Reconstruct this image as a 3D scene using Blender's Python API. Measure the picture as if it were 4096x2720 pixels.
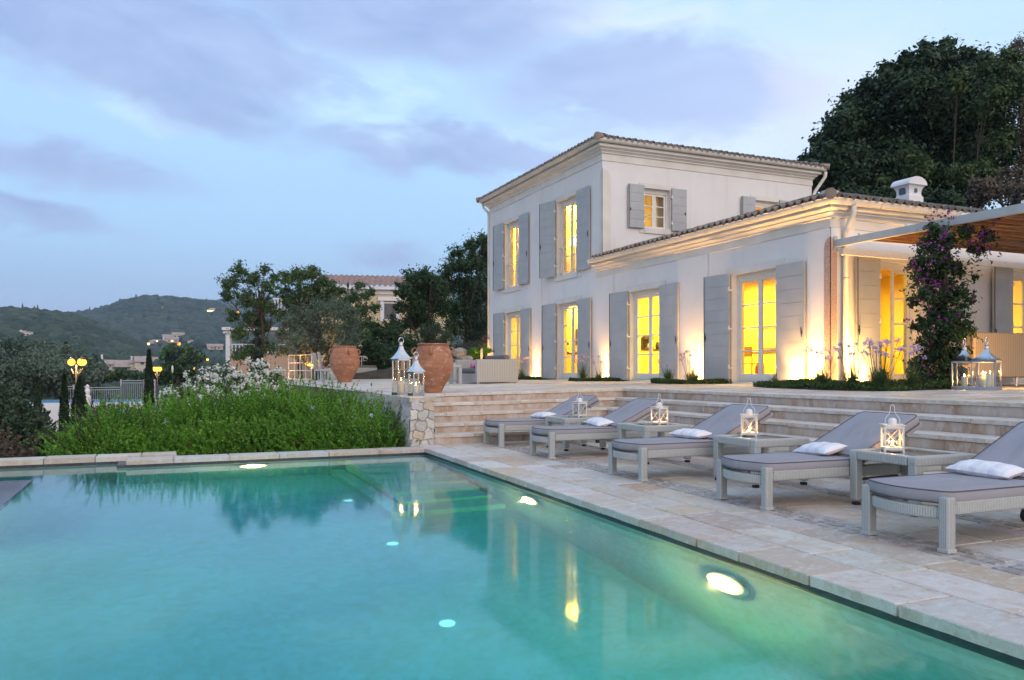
import bpy, math, random
import numpy as np
from mathutils import Vector, Matrix
R=math.radians; PI=math.pi
rng=np.random.default_rng(7); random.seed(7)
S=bpy.context.scene; C=S.collection
for o in list(bpy.data.objects): bpy.data.objects.remove(o)

# ------------------------------------------------------------------ camera
F_PX=3190.0; V0=1485.0; CH=1.15; YAW=23.74
cam=bpy.data.objects.new('camera',bpy.data.cameras.new('camera')); C.objects.link(cam)
cam.location=(0,0,CH); cam.rotation_euler=(R(90),0,R(-YAW))
cam.data.sensor_width=36; cam.data.lens=36*F_PX/4096
cam.data.shift_y=(V0-1360)/4096; cam.data.clip_start=.05; cam.data.clip_end=9000
S.camera=cam

# ------------------------------------------------------------------ world
SUN_AZ=R(200); SUN_EL=R(14)
W=bpy.data.worlds.new('World'); S.world=W; W.use_nodes=True
def make_world():
    nt=W.node_tree; nt.nodes.clear(); L=nt.links.new; N=nt.nodes.new
    def math_(op,a,b=None,c=None,clamp=False):
        n=N('ShaderNodeMath'); n.operation=op; n.use_clamp=clamp
        for i,x in enumerate((a,b,c)):
            if x is None: continue
            if isinstance(x,(int,float)): n.inputs[i].default_value=x
            else: L(x,n.inputs[i])
        return n.outputs[0]
    def mixc(f,a,b,mode='MIX'):
        n=N('ShaderNodeMix'); n.data_type='RGBA'; n.blend_type=mode
        if isinstance(f,(int,float)): n.inputs[0].default_value=f
        else: L(f,n.inputs[0])
        for i,x in ((6,a),(7,b)):
            if isinstance(x,tuple): n.inputs[i].default_value=(*x,1)
            else: L(x,n.inputs[i])
        return n.outputs[2]
    tc=N('ShaderNodeTexCoord'); d=tc.outputs['Generated']
    sep=N('ShaderNodeSeparateXYZ'); L(d,sep.inputs[0])
    sky=N('ShaderNodeTexSky'); sky.sky_type='NISHITA'; sky.sun_disc=False
    sky.sun_elevation=R(3); sky.sun_rotation=SUN_AZ; sky.air_density=1.2; sky.dust_density=.6; sky.ozone_density=3
    # elevation 0..1
    el=math_('ARCTAN2',sep.outputs[2],math_('SQRT',math_('ADD',math_('MULTIPLY',sep.outputs[0],sep.outputs[0]),math_('MULTIPLY',sep.outputs[1],sep.outputs[1]))))
    az=math_('ARCTAN2',sep.outputs[0],sep.outputs[1])     # 0 = +Y, towards +X positive
    def ramp(x,stops):
        n=N('ShaderNodeValToRGB'); L(x,n.inputs[0]); e=n.color_ramp.elements
        e[0].position=stops[0][0]; e[0].color=(*stops[0][1],1); e[1].position=stops[-1][0]; e[1].color=(*stops[-1][1],1)
        for p,c in stops[1:-1]:
            q=e.new(p); q.color=(*c,1)
        return n.outputs[0]
    eln=math_('DIVIDE',el,R(60),clamp=True)
    base=ramp(eln,[(0,(.34,.46,.71)),(.07,(.36,.52,.80)),(.15,(.40,.62,.90)),(.28,(.43,.65,.94)),(.42,(.44,.65,.93)),(1,(.40,.60,.90))])
    # paler towards the right of the villa
    azr=N('ShaderNodeMapRange'); azr.interpolation_type='SMOOTHSTEP'; L(az,azr.inputs[0]); azr.inputs[1].default_value=R(14); azr.inputs[2].default_value=R(48)
    base=mixc(math_('MULTIPLY',azr.outputs[0],.65),base,(.60,.79,.97))
    # clouds: banks given as soft ellipses of azimuth and elevation, edges torn by stretched noise
    azd=math_('DIVIDE',az,R(1)); eld=math_('DIVIDE',el,R(1))
    cb=N('ShaderNodeCombineXYZ'); L(math_('MULTIPLY',azd,.1),cb.inputs[0]); L(math_('ADD',math_('MULTIPLY',eld,.24),math_('MULTIPLY',azd,.012)),cb.inputs[1])
    def noise(sc,det=5,rough=.5,dist=0.,off=0.):
        n=N('ShaderNodeTexNoise'); n.inputs['Scale'].default_value=sc; n.inputs['Detail'].default_value=det; n.inputs['Roughness'].default_value=rough; n.inputs['Distortion'].default_value=dist
        mp=N('ShaderNodeMapping'); mp.inputs['Location'].default_value=(off,off*.7,0); L(cb.outputs[0],mp.inputs[0]); L(mp.outputs[0],n.inputs['Vector']); return n.outputs[0]
    n1=noise(.8,5,.55,.2); n2=noise(2.0,8,.60,.5,3.3); n3=noise(1.1,7,.62,.8,7.7)
    w1=math_('MULTIPLY',math_('SUBTRACT',n1,.5),9.0); w2=math_('MULTIPLY',math_('SUBTRACT',n2,.5),7.0); w3=math_('MULTIPLY',math_('SUBTRACT',n3,.5),4.0)
    azw=math_('ADD',azd,math_('ADD',w1,w2)); elw=math_('ADD',eld,math_('ADD',w3,math_('MULTIPLY',w2,.35)))
    def blob(a0,e0,ra,re,tilt=0.,soft=.45):
        da=math_('SUBTRACT',azw,a0); de=math_('SUBTRACT',math_('SUBTRACT',elw,e0),math_('MULTIPLY',da,tilt))
        q=math_('SQRT',math_('ADD',math_('POWER',math_('DIVIDE',da,ra),2),math_('POWER',math_('DIVIDE',de,re),2)))
        m=N('ShaderNodeMapRange'); m.interpolation_type='SMOOTHSTEP'; L(q,m.inputs[0]); m.inputs[1].default_value=1+soft*.6; m.inputs[2].default_value=1-soft; return m.outputs[0]
    def B(x,y,rx,ry,tilt=0.,soft=.45):
        """bank centre and half size measured on the photograph (2361 px wide view)"""
        k=1.7348; a=math.atan((x*k-2048)/3190); e=math.atan((1485-y*k)/3190*math.cos(a)); f=math.cos(a)**2*k/3190*180/PI
        return blob(23.74+math.degrees(a),math.degrees(e),rx*f,ry*f,-tilt,soft)
    def mx(l):
        d=None
        for q in l: d=q if d is None else math_('MAXIMUM',d,q)
        return d
    dark=mx([B(250,70,640,165,.10,.4),B(430,210,250,100,.2,.4),B(950,40,460,110,.02,.45),B(1500,200,400,110,.04,.4),B(1050,345,400,62,.05,.5),B(130,375,320,62,.06,.75),B(80,500,240,40,.05,.85),B(870,590,110,34,0,.85)])
    lite=mx([B(900,225,290,95,.05,.7),B(1240,320,130,24,.25,.7),B(820,150,120,40,.2,.8),B(1290,250,70,24,.3,.8),B(330,260,200,40,.25,.9)])
    pale=mx([B(1650,330,420,120,.0,.9),B(1900,220,260,150,.0,.9),B(1300,40,420,45,.08,.9)])
    wisp=math_('MULTIPLY',math_('SUBTRACT',n2,.42),2.6,clamp=True)
    c=mixc(math_('MULTIPLY',pale,.75),base,(.78,.85,.97))
    dcol=mixc(math_('MULTIPLY',math_('SUBTRACT',n3,.35),2.4,clamp=True),(.30,.39,.66),(.43,.53,.80))
    dr=N('ShaderNodeMapRange'); L(az,dr.inputs[0]); dr.inputs[1].default_value=R(18); dr.inputs[2].default_value=R(50); dcol=mixc(math_('MULTIPLY',dr.outputs[0],.75),dcol,(.58,.67,.92))
    c=mixc(math_('MULTIPLY',dark,.94),c,dcol)
    c=mixc(math_('MULTIPLY',lite,math_('ADD',math_('MULTIPLY',wisp,1.0),.10,clamp=True)),c,(.62,.84,1.0))
    c=mixc(math_('MULTIPLY',math_('MULTIPLY',B(1860,215,90,80,0,.9),.5),1.),c,(.72,.70,.82))
    # the sunset side of the sky, behind the camera on its right
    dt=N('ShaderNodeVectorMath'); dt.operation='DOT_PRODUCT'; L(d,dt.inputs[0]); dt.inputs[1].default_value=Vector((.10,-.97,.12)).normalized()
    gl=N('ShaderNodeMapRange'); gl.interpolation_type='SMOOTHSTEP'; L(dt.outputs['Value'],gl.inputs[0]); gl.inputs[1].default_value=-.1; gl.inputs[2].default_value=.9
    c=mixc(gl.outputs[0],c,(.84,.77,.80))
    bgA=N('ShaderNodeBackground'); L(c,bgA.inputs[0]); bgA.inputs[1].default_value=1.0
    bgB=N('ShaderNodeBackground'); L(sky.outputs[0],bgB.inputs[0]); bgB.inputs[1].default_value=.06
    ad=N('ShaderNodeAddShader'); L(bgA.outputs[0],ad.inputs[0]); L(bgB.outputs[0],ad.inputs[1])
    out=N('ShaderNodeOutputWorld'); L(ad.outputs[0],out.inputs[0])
make_world()
sl=bpy.data.lights.new('afterglow_sun','SUN'); sl.energy=.92; sl.angle=R(50); sl.color=(1,.89,.82)
so=bpy.data.objects.new('afterglow_sun',sl); C.objects.link(so)
# light arrives from behind the camera, on its right
so.rotation_euler=Vector((math.sin(R(-6)),math.cos(R(-6)),-math.tan(R(28)))).to_track_quat('-Z','Y').to_euler()
S.view_settings.view_transform='Standard'; S.view_settings.look='None'; S.view_settings.exposure=.22; S.view_settings.gamma=1
S.render.engine='CYCLES'
cy=S.cycles; cy.max_bounces=10; cy.transparent_max_bounces=16; cy.transmission_bounces=8; cy.glossy_bounces=4; cy.diffuse_bounces=4
cy.caustics_refractive=True; cy.caustics_reflective=False; cy.blur_glossy=.5; cy.sample_clamp_indirect=3.0

# ------------------------------------------------------------------ measuring helpers
def ray(u):
    t=(u-2048)/F_PX; return .4026+.9154*t,.9154-.4026*t
def at(u,d,z=0.):
    a,b=ray(u); return Vector((a*d,b*d,z))
def zat(v,d): return CH-(v-V0)/F_PX*d
def pt(u,v,d): p=at(u,d); p.z=zat(v,d); return p
def ppm(d): return F_PX/d          # native pixels per metre
def TZ(x): return min(.67+.0175*x,.862)

# ------------------------------------------------------------------ materials
MATS={}
def newmat(name):
    m=bpy.data.materials.new(name); m.use_nodes=True; m.node_tree.nodes.clear(); MATS[name]=m; return m
class NB:
    def __init__(s,m): s.nt=m.node_tree; s.L=s.nt.links.new
    def n(s,t,**k):
        q=s.nt.nodes.new(t)
        for a,b in k.items(): setattr(q,a,b)
        return q
    def set(s,sock,v):
        if isinstance(v,bpy.types.NodeSocket): s.L(v,sock)
        elif isinstance(v,tuple) and len(v)==3 and sock.type=='RGBA': sock.default_value=(*v,1)
        else: sock.default_value=v
    def math(s,op,a,b=0.,c=None,clamp=False):
        q=s.n('ShaderNodeMath',operation=op,use_clamp=clamp); s.set(q.inputs[0],a); s.set(q.inputs[1],b)
        if c is not None: s.set(q.inputs[2],c)
        return q.outputs[0]
    def mix(s,f,a,b,mode='MIX'):
        q=s.n('ShaderNodeMix',data_type='RGBA',blend_type=mode); s.set(q.inputs[0],f); s.set(q.inputs[6],a); s.set(q.inputs[7],b); return q.outputs[2]
    def co(s,kind='Object',scale=(1,1,1),rot=(0,0,0)):
        t=s.n('ShaderNodeTexCoord'); q=s.n('ShaderNodeMapping'); s.L(t.outputs[kind],q.inputs[0]); q.inputs['Scale'].default_value=scale; q.inputs['Rotation'].default_value=rot; return q.outputs[0]
    def pos(s,scale=(1,1,1)):
        t=s.n('ShaderNodeNewGeometry'); q=s.n('ShaderNodeMapping'); s.L(t.outputs['Position'],q.inputs[0]); q.inputs['Scale'].default_value=scale; return q.outputs[0]
    def noise(s,v,sc,det=4,rough=.55,dist=0.):
        q=s.n('ShaderNodeTexNoise'); s.L(v,q.inputs['Vector']); q.inputs['Scale'].default_value=sc; q.inputs['Detail'].default_value=det; q.inputs['Roughness'].default_value=rough; q.inputs['Distortion'].default_value=dist; return q.outputs[0]
    def rng(s,x,a,b,c=0.,d=1.):
        q=s.n('ShaderNodeMapRange'); s.L(x,q.inputs[0]); q.inputs[1].default_value=a; q.inputs[2].default_value=b; q.inputs[3].default_value=c; q.inputs[4].default_value=d; return q.outputs[0]
    def bump(s,h,strength=.3,dist=.01):
        q=s.n('ShaderNodeBump'); s.L(h,q.inputs['Height']); q.inputs['Strength'].default_value=strength; q.inputs['Distance'].default_value=dist; return q.outputs[0]
    def pbsdf(s,col,rough=.6,metal=0.,normal=None,spec=.5,trans=0.):
        q=s.n('ShaderNodeBsdfPrincipled'); s.set(q.inputs['Base Color'],col); s.set(q.inputs['Roughness'],rough); q.inputs['Metallic'].default_value=metal; q.inputs['Specular IOR Level'].default_value=spec
        if normal is not None: s.L(normal,q.inputs['Normal'])
        return q.outputs[0]
    def out(s,surf=None,vol=None):
        q=s.n('ShaderNodeOutputMaterial')
        if surf is not None: s.L(surf,q.inputs[0])
        if vol is not None: s.L(vol,q.inputs[1])
def mat(name,col,rough=.6,col2=None,sc=6.,det=5,bump=0.,bsc=40.,metal=0.,spec=.5,world=False,stretch=(1,1,1),lo=.35,hi=.65,bdist=.01):
    m=newmat(name); b=NB(m); v=b.pos(stretch) if world else b.co('Object',stretch)
    if col2 is None: col2=tuple(c*.82 for c in col)
    f=b.rng(b.noise(v,sc,det),lo,hi)
    c=b.mix(f,col,col2)
    nm=b.bump(b.noise(v,bsc,4),bump,bdist) if bump else None
    b.out(b.pbsdf(c,rough,metal,nm,spec)); return m
def emis(name,col,st):
    m=newmat(name); b=NB(m); e=b.n('ShaderNodeEmission'); b.set(e.inputs[0],col); e.inputs[1].default_value=st; b.out(e.outputs[0]); return m

mat('plaster',(.80,.79,.78),.85,(.72,.71,.70),1.2,6,.25,60,world=True)
def plaster():
    m=MATS['plaster']; m.node_tree.nodes.clear(); b=NB(m); v=b.pos()
    c=b.mix(b.rng(b.noise(v,.9,6,.6),.35,.65),(.74,.735,.73),(.69,.68,.67)); c=b.mix(b.rng(b.noise(b.pos((2.2,2.2,.12)),2.0,6,.65),.54,.72,0,.40),c,(.58,.57,.55))
    c=b.mix(b.rng(b.noise(v,14,5,.7),.6,.75,0,.3),c,(.64,.61,.57)); b.out(b.pbsdf(c,.87,0,b.bump(b.noise(v,55,5),.35,.008),.25))
plaster()
mat('plaster_trim',(.70,.68,.64),.8,(.63,.60,.55),2,5,.12,50,world=True)
mat('gutter_paint',(.70,.68,.62),.45,(.62,.60,.55),3,4,world=True)
mat('shutter_paint',(.40,.42,.43),.5,(.35,.37,.385),2.5,5,.08,90,world=True)
mat('frame_paint',(.74,.73,.69),.45,(.68,.67,.63),3,4)
mat('iron',(.03,.03,.032),.5,(.05,.045,.04),20,3)
mat('pink_granite',(.50,.36,.30),.7,(.33,.23,.20),45,3,.5,60,world=True,lo=.42,hi=.58)
mat('roof_tile',(.33,.27,.22),.85,(.17,.13,.11),3.5,6,.4,30,world=True)
mat('roof_tile_red',(.46,.30,.25),.85,(.36,.22,.18),1.5,5,.3,30,world=True)
mat('rock',(.48,.46,.43),.9,(.24,.22,.20),7,7,.8,18,world=True)
mat('terracotta',(.47,.20,.105),.8,(.36,.14,.075),3.2,6,.35,25)
mat('steel',(.72,.72,.73),.16,(.60,.60,.62),6,3,metal=1.)
mat('steel_dull',(.42,.43,.46),.38,(.33,.34,.36),9,3,metal=1.)
mat('white_metal',(.78,.77,.74),.4,(.70,.69,.66),8,3)
mat('grey_metal',(.45,.47,.46),.45,(.40,.42,.41),4,3)
mat('black_rubber',(.02,.02,.02),.6)
mat('wax',(.85,.78,.62),.5,(.80,.70,.52),4,3)
mat('mattress_fabric',(.30,.285,.32),.9,(.275,.26,.29),5,5,.25,600)
def fabric():
    m=MATS['mattress_fabric']; m.node_tree.nodes.clear(); b=NB(m); v=b.co('Object',(1,2.2,1)); n=b.noise(v,2.6,4,.5,.6); n2=b.noise(b.co(),350,3)
    oi=b.n('ShaderNodeObjectInfo'); c=b.mix(b.rng(n,.3,.7),(.335,.33,.365),(.30,.285,.31)); c=b.mix(b.rng(n2,.3,.7,0,.25),c,(.20,.19,.21))
    b.out(b.pbsdf(c,.92,0,b.bump(b.math('ADD',n,b.math('MULTIPLY',n2,.02)),.55,.05),.2))
fabric()
mat('piping_fabric',(.11,.10,.12),.9)
mat('cushion_grey',(.16,.145,.15),.9,(.14,.125,.13),5,4,.2,300)
mat('bark',(.10,.075,.055),.9,(.05,.038,.028),9,5,.6,22)
mat('soil',(.07,.055,.035),.95,(.04,.032,.02),4,5,.5,15,world=True)
mat('meadow',(.055,.07,.030),.95,(.03,.045,.02),.3,6,.5,2,world=True)
mat('waterline',(.045,.055,.07),.4,(.02,.025,.035),9,4,world=True)
mat('slate',(.15,.15,.20),.16,(.11,.11,.15),4,5,.2,20)
mat('interior_wall',(.84,.70,.34),.8,(.72,.56,.24),1.2,3,world=True)
mat('interior_floor',(.45,.30,.14),.5,(.36,.23,.10),2,4,world=True)
mat('wood_warm',(.40,.25,.11),.5,(.28,.16,.07),4,5,stretch=(1,1,6))
mat('dark_item',(.05,.045,.04),.4)
mat('red_paint',(.50,.03,.02),.4)
mat('pale_wall',(.62,.56,.46),.85,(.52,.47,.38),1,4,world=True)
mat('cream_wall',(.66,.54,.33),.85,(.60,.48,.29),1,4,world=True)
mat('peach_wall',(.62,.42,.30),.85,(.55,.37,.26),1,4,world=True)
mat('white_wall',(.74,.74,.76),.8,(.68,.68,.70),1,4,world=True)
mat('rail_paint',(.42,.44,.48),.5)
mat('blue_water',(.10,.30,.55),.12,(.14,.36,.60),1.5,3)
mat('window_dark',(.06,.07,.09),.1)
mat('shade_grey',(.30,.30,.33),.6)
mat('pink_fabric',(.55,.25,.36),.9,(.45,.18,.28),18,3)
mat('hedge_soil',(.045,.045,.02),.95,(.03,.03,.015),6,4,.5,15,world=True)

def bamboo():
    m=newmat('reed'); b=NB(m); v=b.pos((1,1,1))
    w=b.n('ShaderNodeTexWave',wave_type='BANDS',bands_direction='Y'); b.L(v,w.inputs[0]); w.inputs['Scale'].default_value=14; w.inputs['Distortion'].default_value=1.2; w.inputs['Detail'].default_value=3
    c=b.mix(w.outputs[1],(.16,.075,.03),(.42,.23,.10)); c=b.mix(b.rng(b.noise(b.pos((.6,12,1)),3),.35,.65),c,(.10,.045,.02),)
    b.out(b.pbsdf(c,.7,0,b.bump(w.outputs[1],.8,.02)))
bamboo()
def glassm(name,rough=.0,tint=(1,1,1),mixf=1.):
    m=newmat(name); b=NB(m)
    fr=b.n('ShaderNodeFresnel'); fr.inputs[0].default_value=1.45
    t=b.n('ShaderNodeBsdfTransparent'); b.set(t.inputs[0],tint); g=b.n('ShaderNodeBsdfGlossy'); g.inputs['Roughness'].default_value=rough
    ms=b.n('ShaderNodeMixShader'); gg=b.n('ShaderNodeNewGeometry'); b.L(b.math('MULTIPLY',b.math('MULTIPLY',fr.outputs[0],mixf),b.math('SUBTRACT',1.,gg.outputs['Backfacing']),clamp=True),ms.inputs[0]); b.L(t.outputs[0],ms.inputs[1]); b.L(g.outputs[0],ms.inputs[2]); b.out(ms.outputs[0]); return m
glassm('glass',.02,(.97,.97,.95)); glassm('table_glass',.04,(.55,.60,.62),1.6)

def wicker(name,axis,base=(.46,.475,.46),sc=1.0,fine=True):
    """woven strands: ribs across `axis`, with a fine weft"""
    m=newmat(name); b=NB(m); v=b.co('Object')
    sp=b.n('ShaderNodeSeparateXYZ'); b.L(v,sp.inputs[0])
    if axis=='leg': a=b.math('ADD',sp.outputs[0],b.math('MULTIPLY',sp.outputs[1],1.0)); o=sp.outputs[2]; per=.013; per2=.007
    elif axis=='x': a=sp.outputs[0]; o=b.math('ADD',sp.outputs[2],sp.outputs[1]); per=.015; per2=.007
    elif axis=='y': a=sp.outputs[1]; o=b.math('ADD',sp.outputs[2],sp.outputs[0]); per=.015; per2=.007
    else: a=b.math('ADD',sp.outputs[0],sp.outputs[1]); o=sp.outputs[2]; per=.05; per2=.014
    w1=b.math('ABSOLUTE',b.math('SINE',b.math('MULTIPLY',a,PI/(per*sc))))
    w2=b.math('ABSOLUTE',b.math('SINE',b.math('MULTIPLY',o,PI/(per2*sc))))
    h=b.math('ADD',b.math('POWER',w1,.6),b.math('MULTIPLY',w2,.35))
    f=b.rng(h,.35,1.0)
    dk=tuple(c*.42 for c in base); c=b.mix(f,dk,base)
    c=b.mix(b.rng(b.noise(v,60,3),.3,.7,0,.35),c,tuple(x*1.15 for x in base))
    b.out(b.pbsdf(c,.5,0,b.bump(h,.9,.004))); return m
wicker('wicker_x','x'); wicker('wicker_y','y'); wicker('wicker_leg','leg'); wicker('wicker_panel','p',(.40,.40,.385)); wicker('wicker_tan','p',(.42,.33,.22))

def colattr(name,rough=.7,bump=.35,bsc=14,stain=.5,dark=(.30,.20,.12)):
    m=newmat(name); b=NB(m); a=b.n('ShaderNodeAttribute',attribute_name='col'); v=b.pos()
    g=b.n('ShaderNodeNewGeometry'); n1=b.noise(v,2.6,7,.66,1.2); n2=b.noise(v,11,7,.66,.8); n3=b.noise(v,85,4,.6); n4=b.noise(b.pos((1,1.6,1)),5.5,8,.7,2.0)
    c=b.mix(b.rng(n1,.44,.66,0,stain),a.outputs[0],dark)
    c=b.mix(b.rng(n4,.50,.62,0,.55),c,(.64,.62,.60))
    c=b.mix(b.rng(n2,.54,.68,0,.45),c,(.36,.25,.17))
    c=b.mix(b.rng(n3,.58,.72,0,.45),c,(.22,.18,.15))
    h=b.math('ADD',n2,b.math('MULTIPLY',n3,.5)); b.out(b.pbsdf(c,rough,0,b.bump(h,bump,.016),.4)); return m
colattr('paving',.55,.6,14,.60,(.45,.31,.20)); colattr('wall_stone',.85,.7,14,.30,(.42,.27,.16))
mat('grout',(.50,.47,.46),.9,(.38,.35,.34),9,4,world=True)
mat('mortar',(.16,.145,.13),.95,(.10,.09,.08),12,4,.4,30,world=True)
def riser():
    m=newmat('riser_plaster'); b=NB(m); v=b.pos((1,1,.35))
    n=b.noise(v,3.2,7,.62,.8); c=b.mix(b.rng(n,.42,.64),(.50,.42,.36),(.40,.275,.19))
    c=b.mix(b.rng(b.noise(b.pos((1.6,1.6,1)),5,6,.65),.50,.62,0,.75),c,(.56,.50,.47))
    c=b.mix(b.rng(b.noise(b.pos((2.5,2.5,.25)),2.3,3),.60,.68,0,.55),c,(.24,.15,.10))
    b.out(b.pbsdf(c,.85,0,b.bump(b.noise(b.pos(),70,4),.35,.008),.3))
riser()
def terracotta():
    m=MATS['terracotta']; m.node_tree.nodes.clear(); b=NB(m); v=b.co('Object')
    n=b.noise(v,4,6,.6,.3); c=b.mix(b.rng(n,.35,.65),(.43,.205,.12),(.30,.135,.08))
    sp=b.n('ShaderNodeSeparateXYZ'); b.L(v,sp.inputs[0])
    lm=b.noise(b.co('Object',(1,1,1.6)),9,7,.7); c=b.mix(b.rng(lm,.55,.64,0,.75),c,(.55,.44,.38))
    rg=b.math('SINE',b.math('MULTIPLY',sp.outputs[2],70)); rr=b.math('MULTIPLY',rg,.12)
    c=b.mix(b.rng(b.noise(b.co('Object',(.4,.4,6)),3,3),.4,.7,0,.4),c,(.27,.11,.06))
    b.out(b.pbsdf(c,.82,0,b.bump(b.math('ADD',b.noise(v,26,5),rr),.45,.012),.3))
terracotta()
def pillowm():
    m=newmat('pillow_fabric'); b=NB(m); v=b.co('Object'); sp=b.n('ShaderNodeSeparateXYZ'); b.L(v,sp.inputs[0])
    s1=b.math('SINE',b.math('MULTIPLY',sp.outputs[1],46)); s2=b.math('SINE',b.math('MULTIPLY',sp.outputs[1],130))
    c=b.mix(b.rng(s1,.3,.9,0,.8),(.76,.75,.78),(.62,.62,.70)); c=b.mix(b.rng(s2,.8,1,0,.35),c,(.52,.52,.60))
    b.out(b.pbsdf(c,.85,0,b.bump(b.noise(v,22,4),.3,.02)))
pillowm()
def leafm(name,c1,c2,c3,tr=.25,rough=.55,nsc=1.2):
    m=newmat(name); b=NB(m); g=b.n('ShaderNodeNewGeometry'); rp=g.outputs['Random Per Island']
    c=b.mix(b.rng(b.noise(b.pos(),nsc,3),.38,.62),c1,c2); c=b.mix(b.rng(rp,.55,1.0,0,.9),c,c3)
    c=b.mix(b.rng(rp,0,.3,.35,0),c,tuple(x*.45 for x in c1))
    p=b.pbsdf(c,rough,0,None,.3); t=b.n('ShaderNodeBsdfTranslucent'); b.L(c,t.inputs[0])
    ms=b.n('ShaderNodeMixShader'); ms.inputs[0].default_value=tr; b.L(p,ms.inputs[1]); b.L(t.outputs[0],ms.inputs[2]); b.out(ms.outputs[0]); return m
leafm('leaf_hedge',(.070,.20,.020),(.15,.36,.034),(.28,.50,.07),.35,nsc=1.6)
leafm('leaf_dark',(.026,.062,.022),(.040,.088,.030),(.070,.125,.042),.25,nsc=.5)
leafm('leaf_mid',(.050,.105,.034),(.080,.145,.045),(.13,.20,.07),.3,nsc=.6)
leafm('leaf_olive',(.095,.14,.09),(.13,.175,.12),(.20,.25,.17),.3,nsc=1.)
leafm('leaf_cypress',(.012,.030,.014),(.020,.042,.018),(.03,.055,.022),.1)
leafm('leaf_greyshrub',(.045,.080,.045),(.065,.105,.06),(.09,.13,.075),.25)
leafm('leaf_brown',(.10,.085,.06),(.13,.10,.075),(.16,.13,.09),.2)
leafm('leaf_boug',(.020,.050,.018),(.03,.065,.02),(.05,.09,.03),.25,nsc=3)
leafm('leaf_cover',(.03,.065,.014),(.05,.09,.018),(.07,.12,.025),.2,nsc=4)
leafm('blade',(.05,.10,.035),(.07,.13,.045),(.11,.17,.07),.25,nsc=4)
leafm('petal_white',(.62,.66,.58),(.70,.72,.68),(.80,.80,.78),.2)
leafm('petal_purple',(.16,.025,.17),(.22,.04,.23),(.34,.08,.33),.25)
leafm('petal_pink',(.62,.33,.45),(.66,.38,.50),(.75,.48,.60),.35)
leafm('petal_violet',(.48,.40,.68),(.52,.44,.70),(.62,.52,.78),.35)
leafm('petal_blue',(.45,.52,.78),(.52,.60,.82),(.62,.68,.86),.3)
leafm('forest_leaf',(.028,.050,.034),(.045,.068,.046),(.075,.10,.062),.0,.9,nsc=.012)

# water, pool lining
def waterm():
    m=newmat('pool_water'); b=NB(m); v=b.pos((1,1,1))
    g=b.n('ShaderNodeBsdfGlass'); g.inputs['IOR'].default_value=1.333; g.inputs['Roughness'].default_value=.062; b.set(g.inputs[0],(.98,1,1))
    b.L(b.bump(b.noise(b.pos((1.,.55,1)),1.6,3,.5,.4),.03,.04),g.inputs['Normal'])
    va=b.n('ShaderNodeVolumeAbsorption'); b.set(va.inputs[0],(.0,.80,.92)); va.inputs[1].default_value=.80
    vs=b.n('ShaderNodeVolumeScatter'); b.set(vs.inputs[0],(.75,.95,.90)); vs.inputs[1].default_value=.015; vs.inputs[2].default_value=.4
    ad=b.n('ShaderNodeAddShader'); b.L(va.outputs[0],ad.inputs[0]); b.L(vs.outputs[0],ad.inputs[1]); b.out(g.outputs[0],ad.outputs[0])
waterm()
def lining():
    m=newmat('pool_lining'); b=NB(m)
    n=b.noise(b.pos((1,1,1.5)),1.1,6,.6,.8); n2=b.noise(b.pos(),7,6,.65,1.5)
    c=b.mix(b.rng(n,.35,.65),(.46,.61,.62),(.54,.68,.68)); c=b.mix(b.rng(n2,.42,.62,0,.45),c,(.34,.42,.28))
    b.out(b.pbsdf(c,.6,0,None,.3))
lining()

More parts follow.
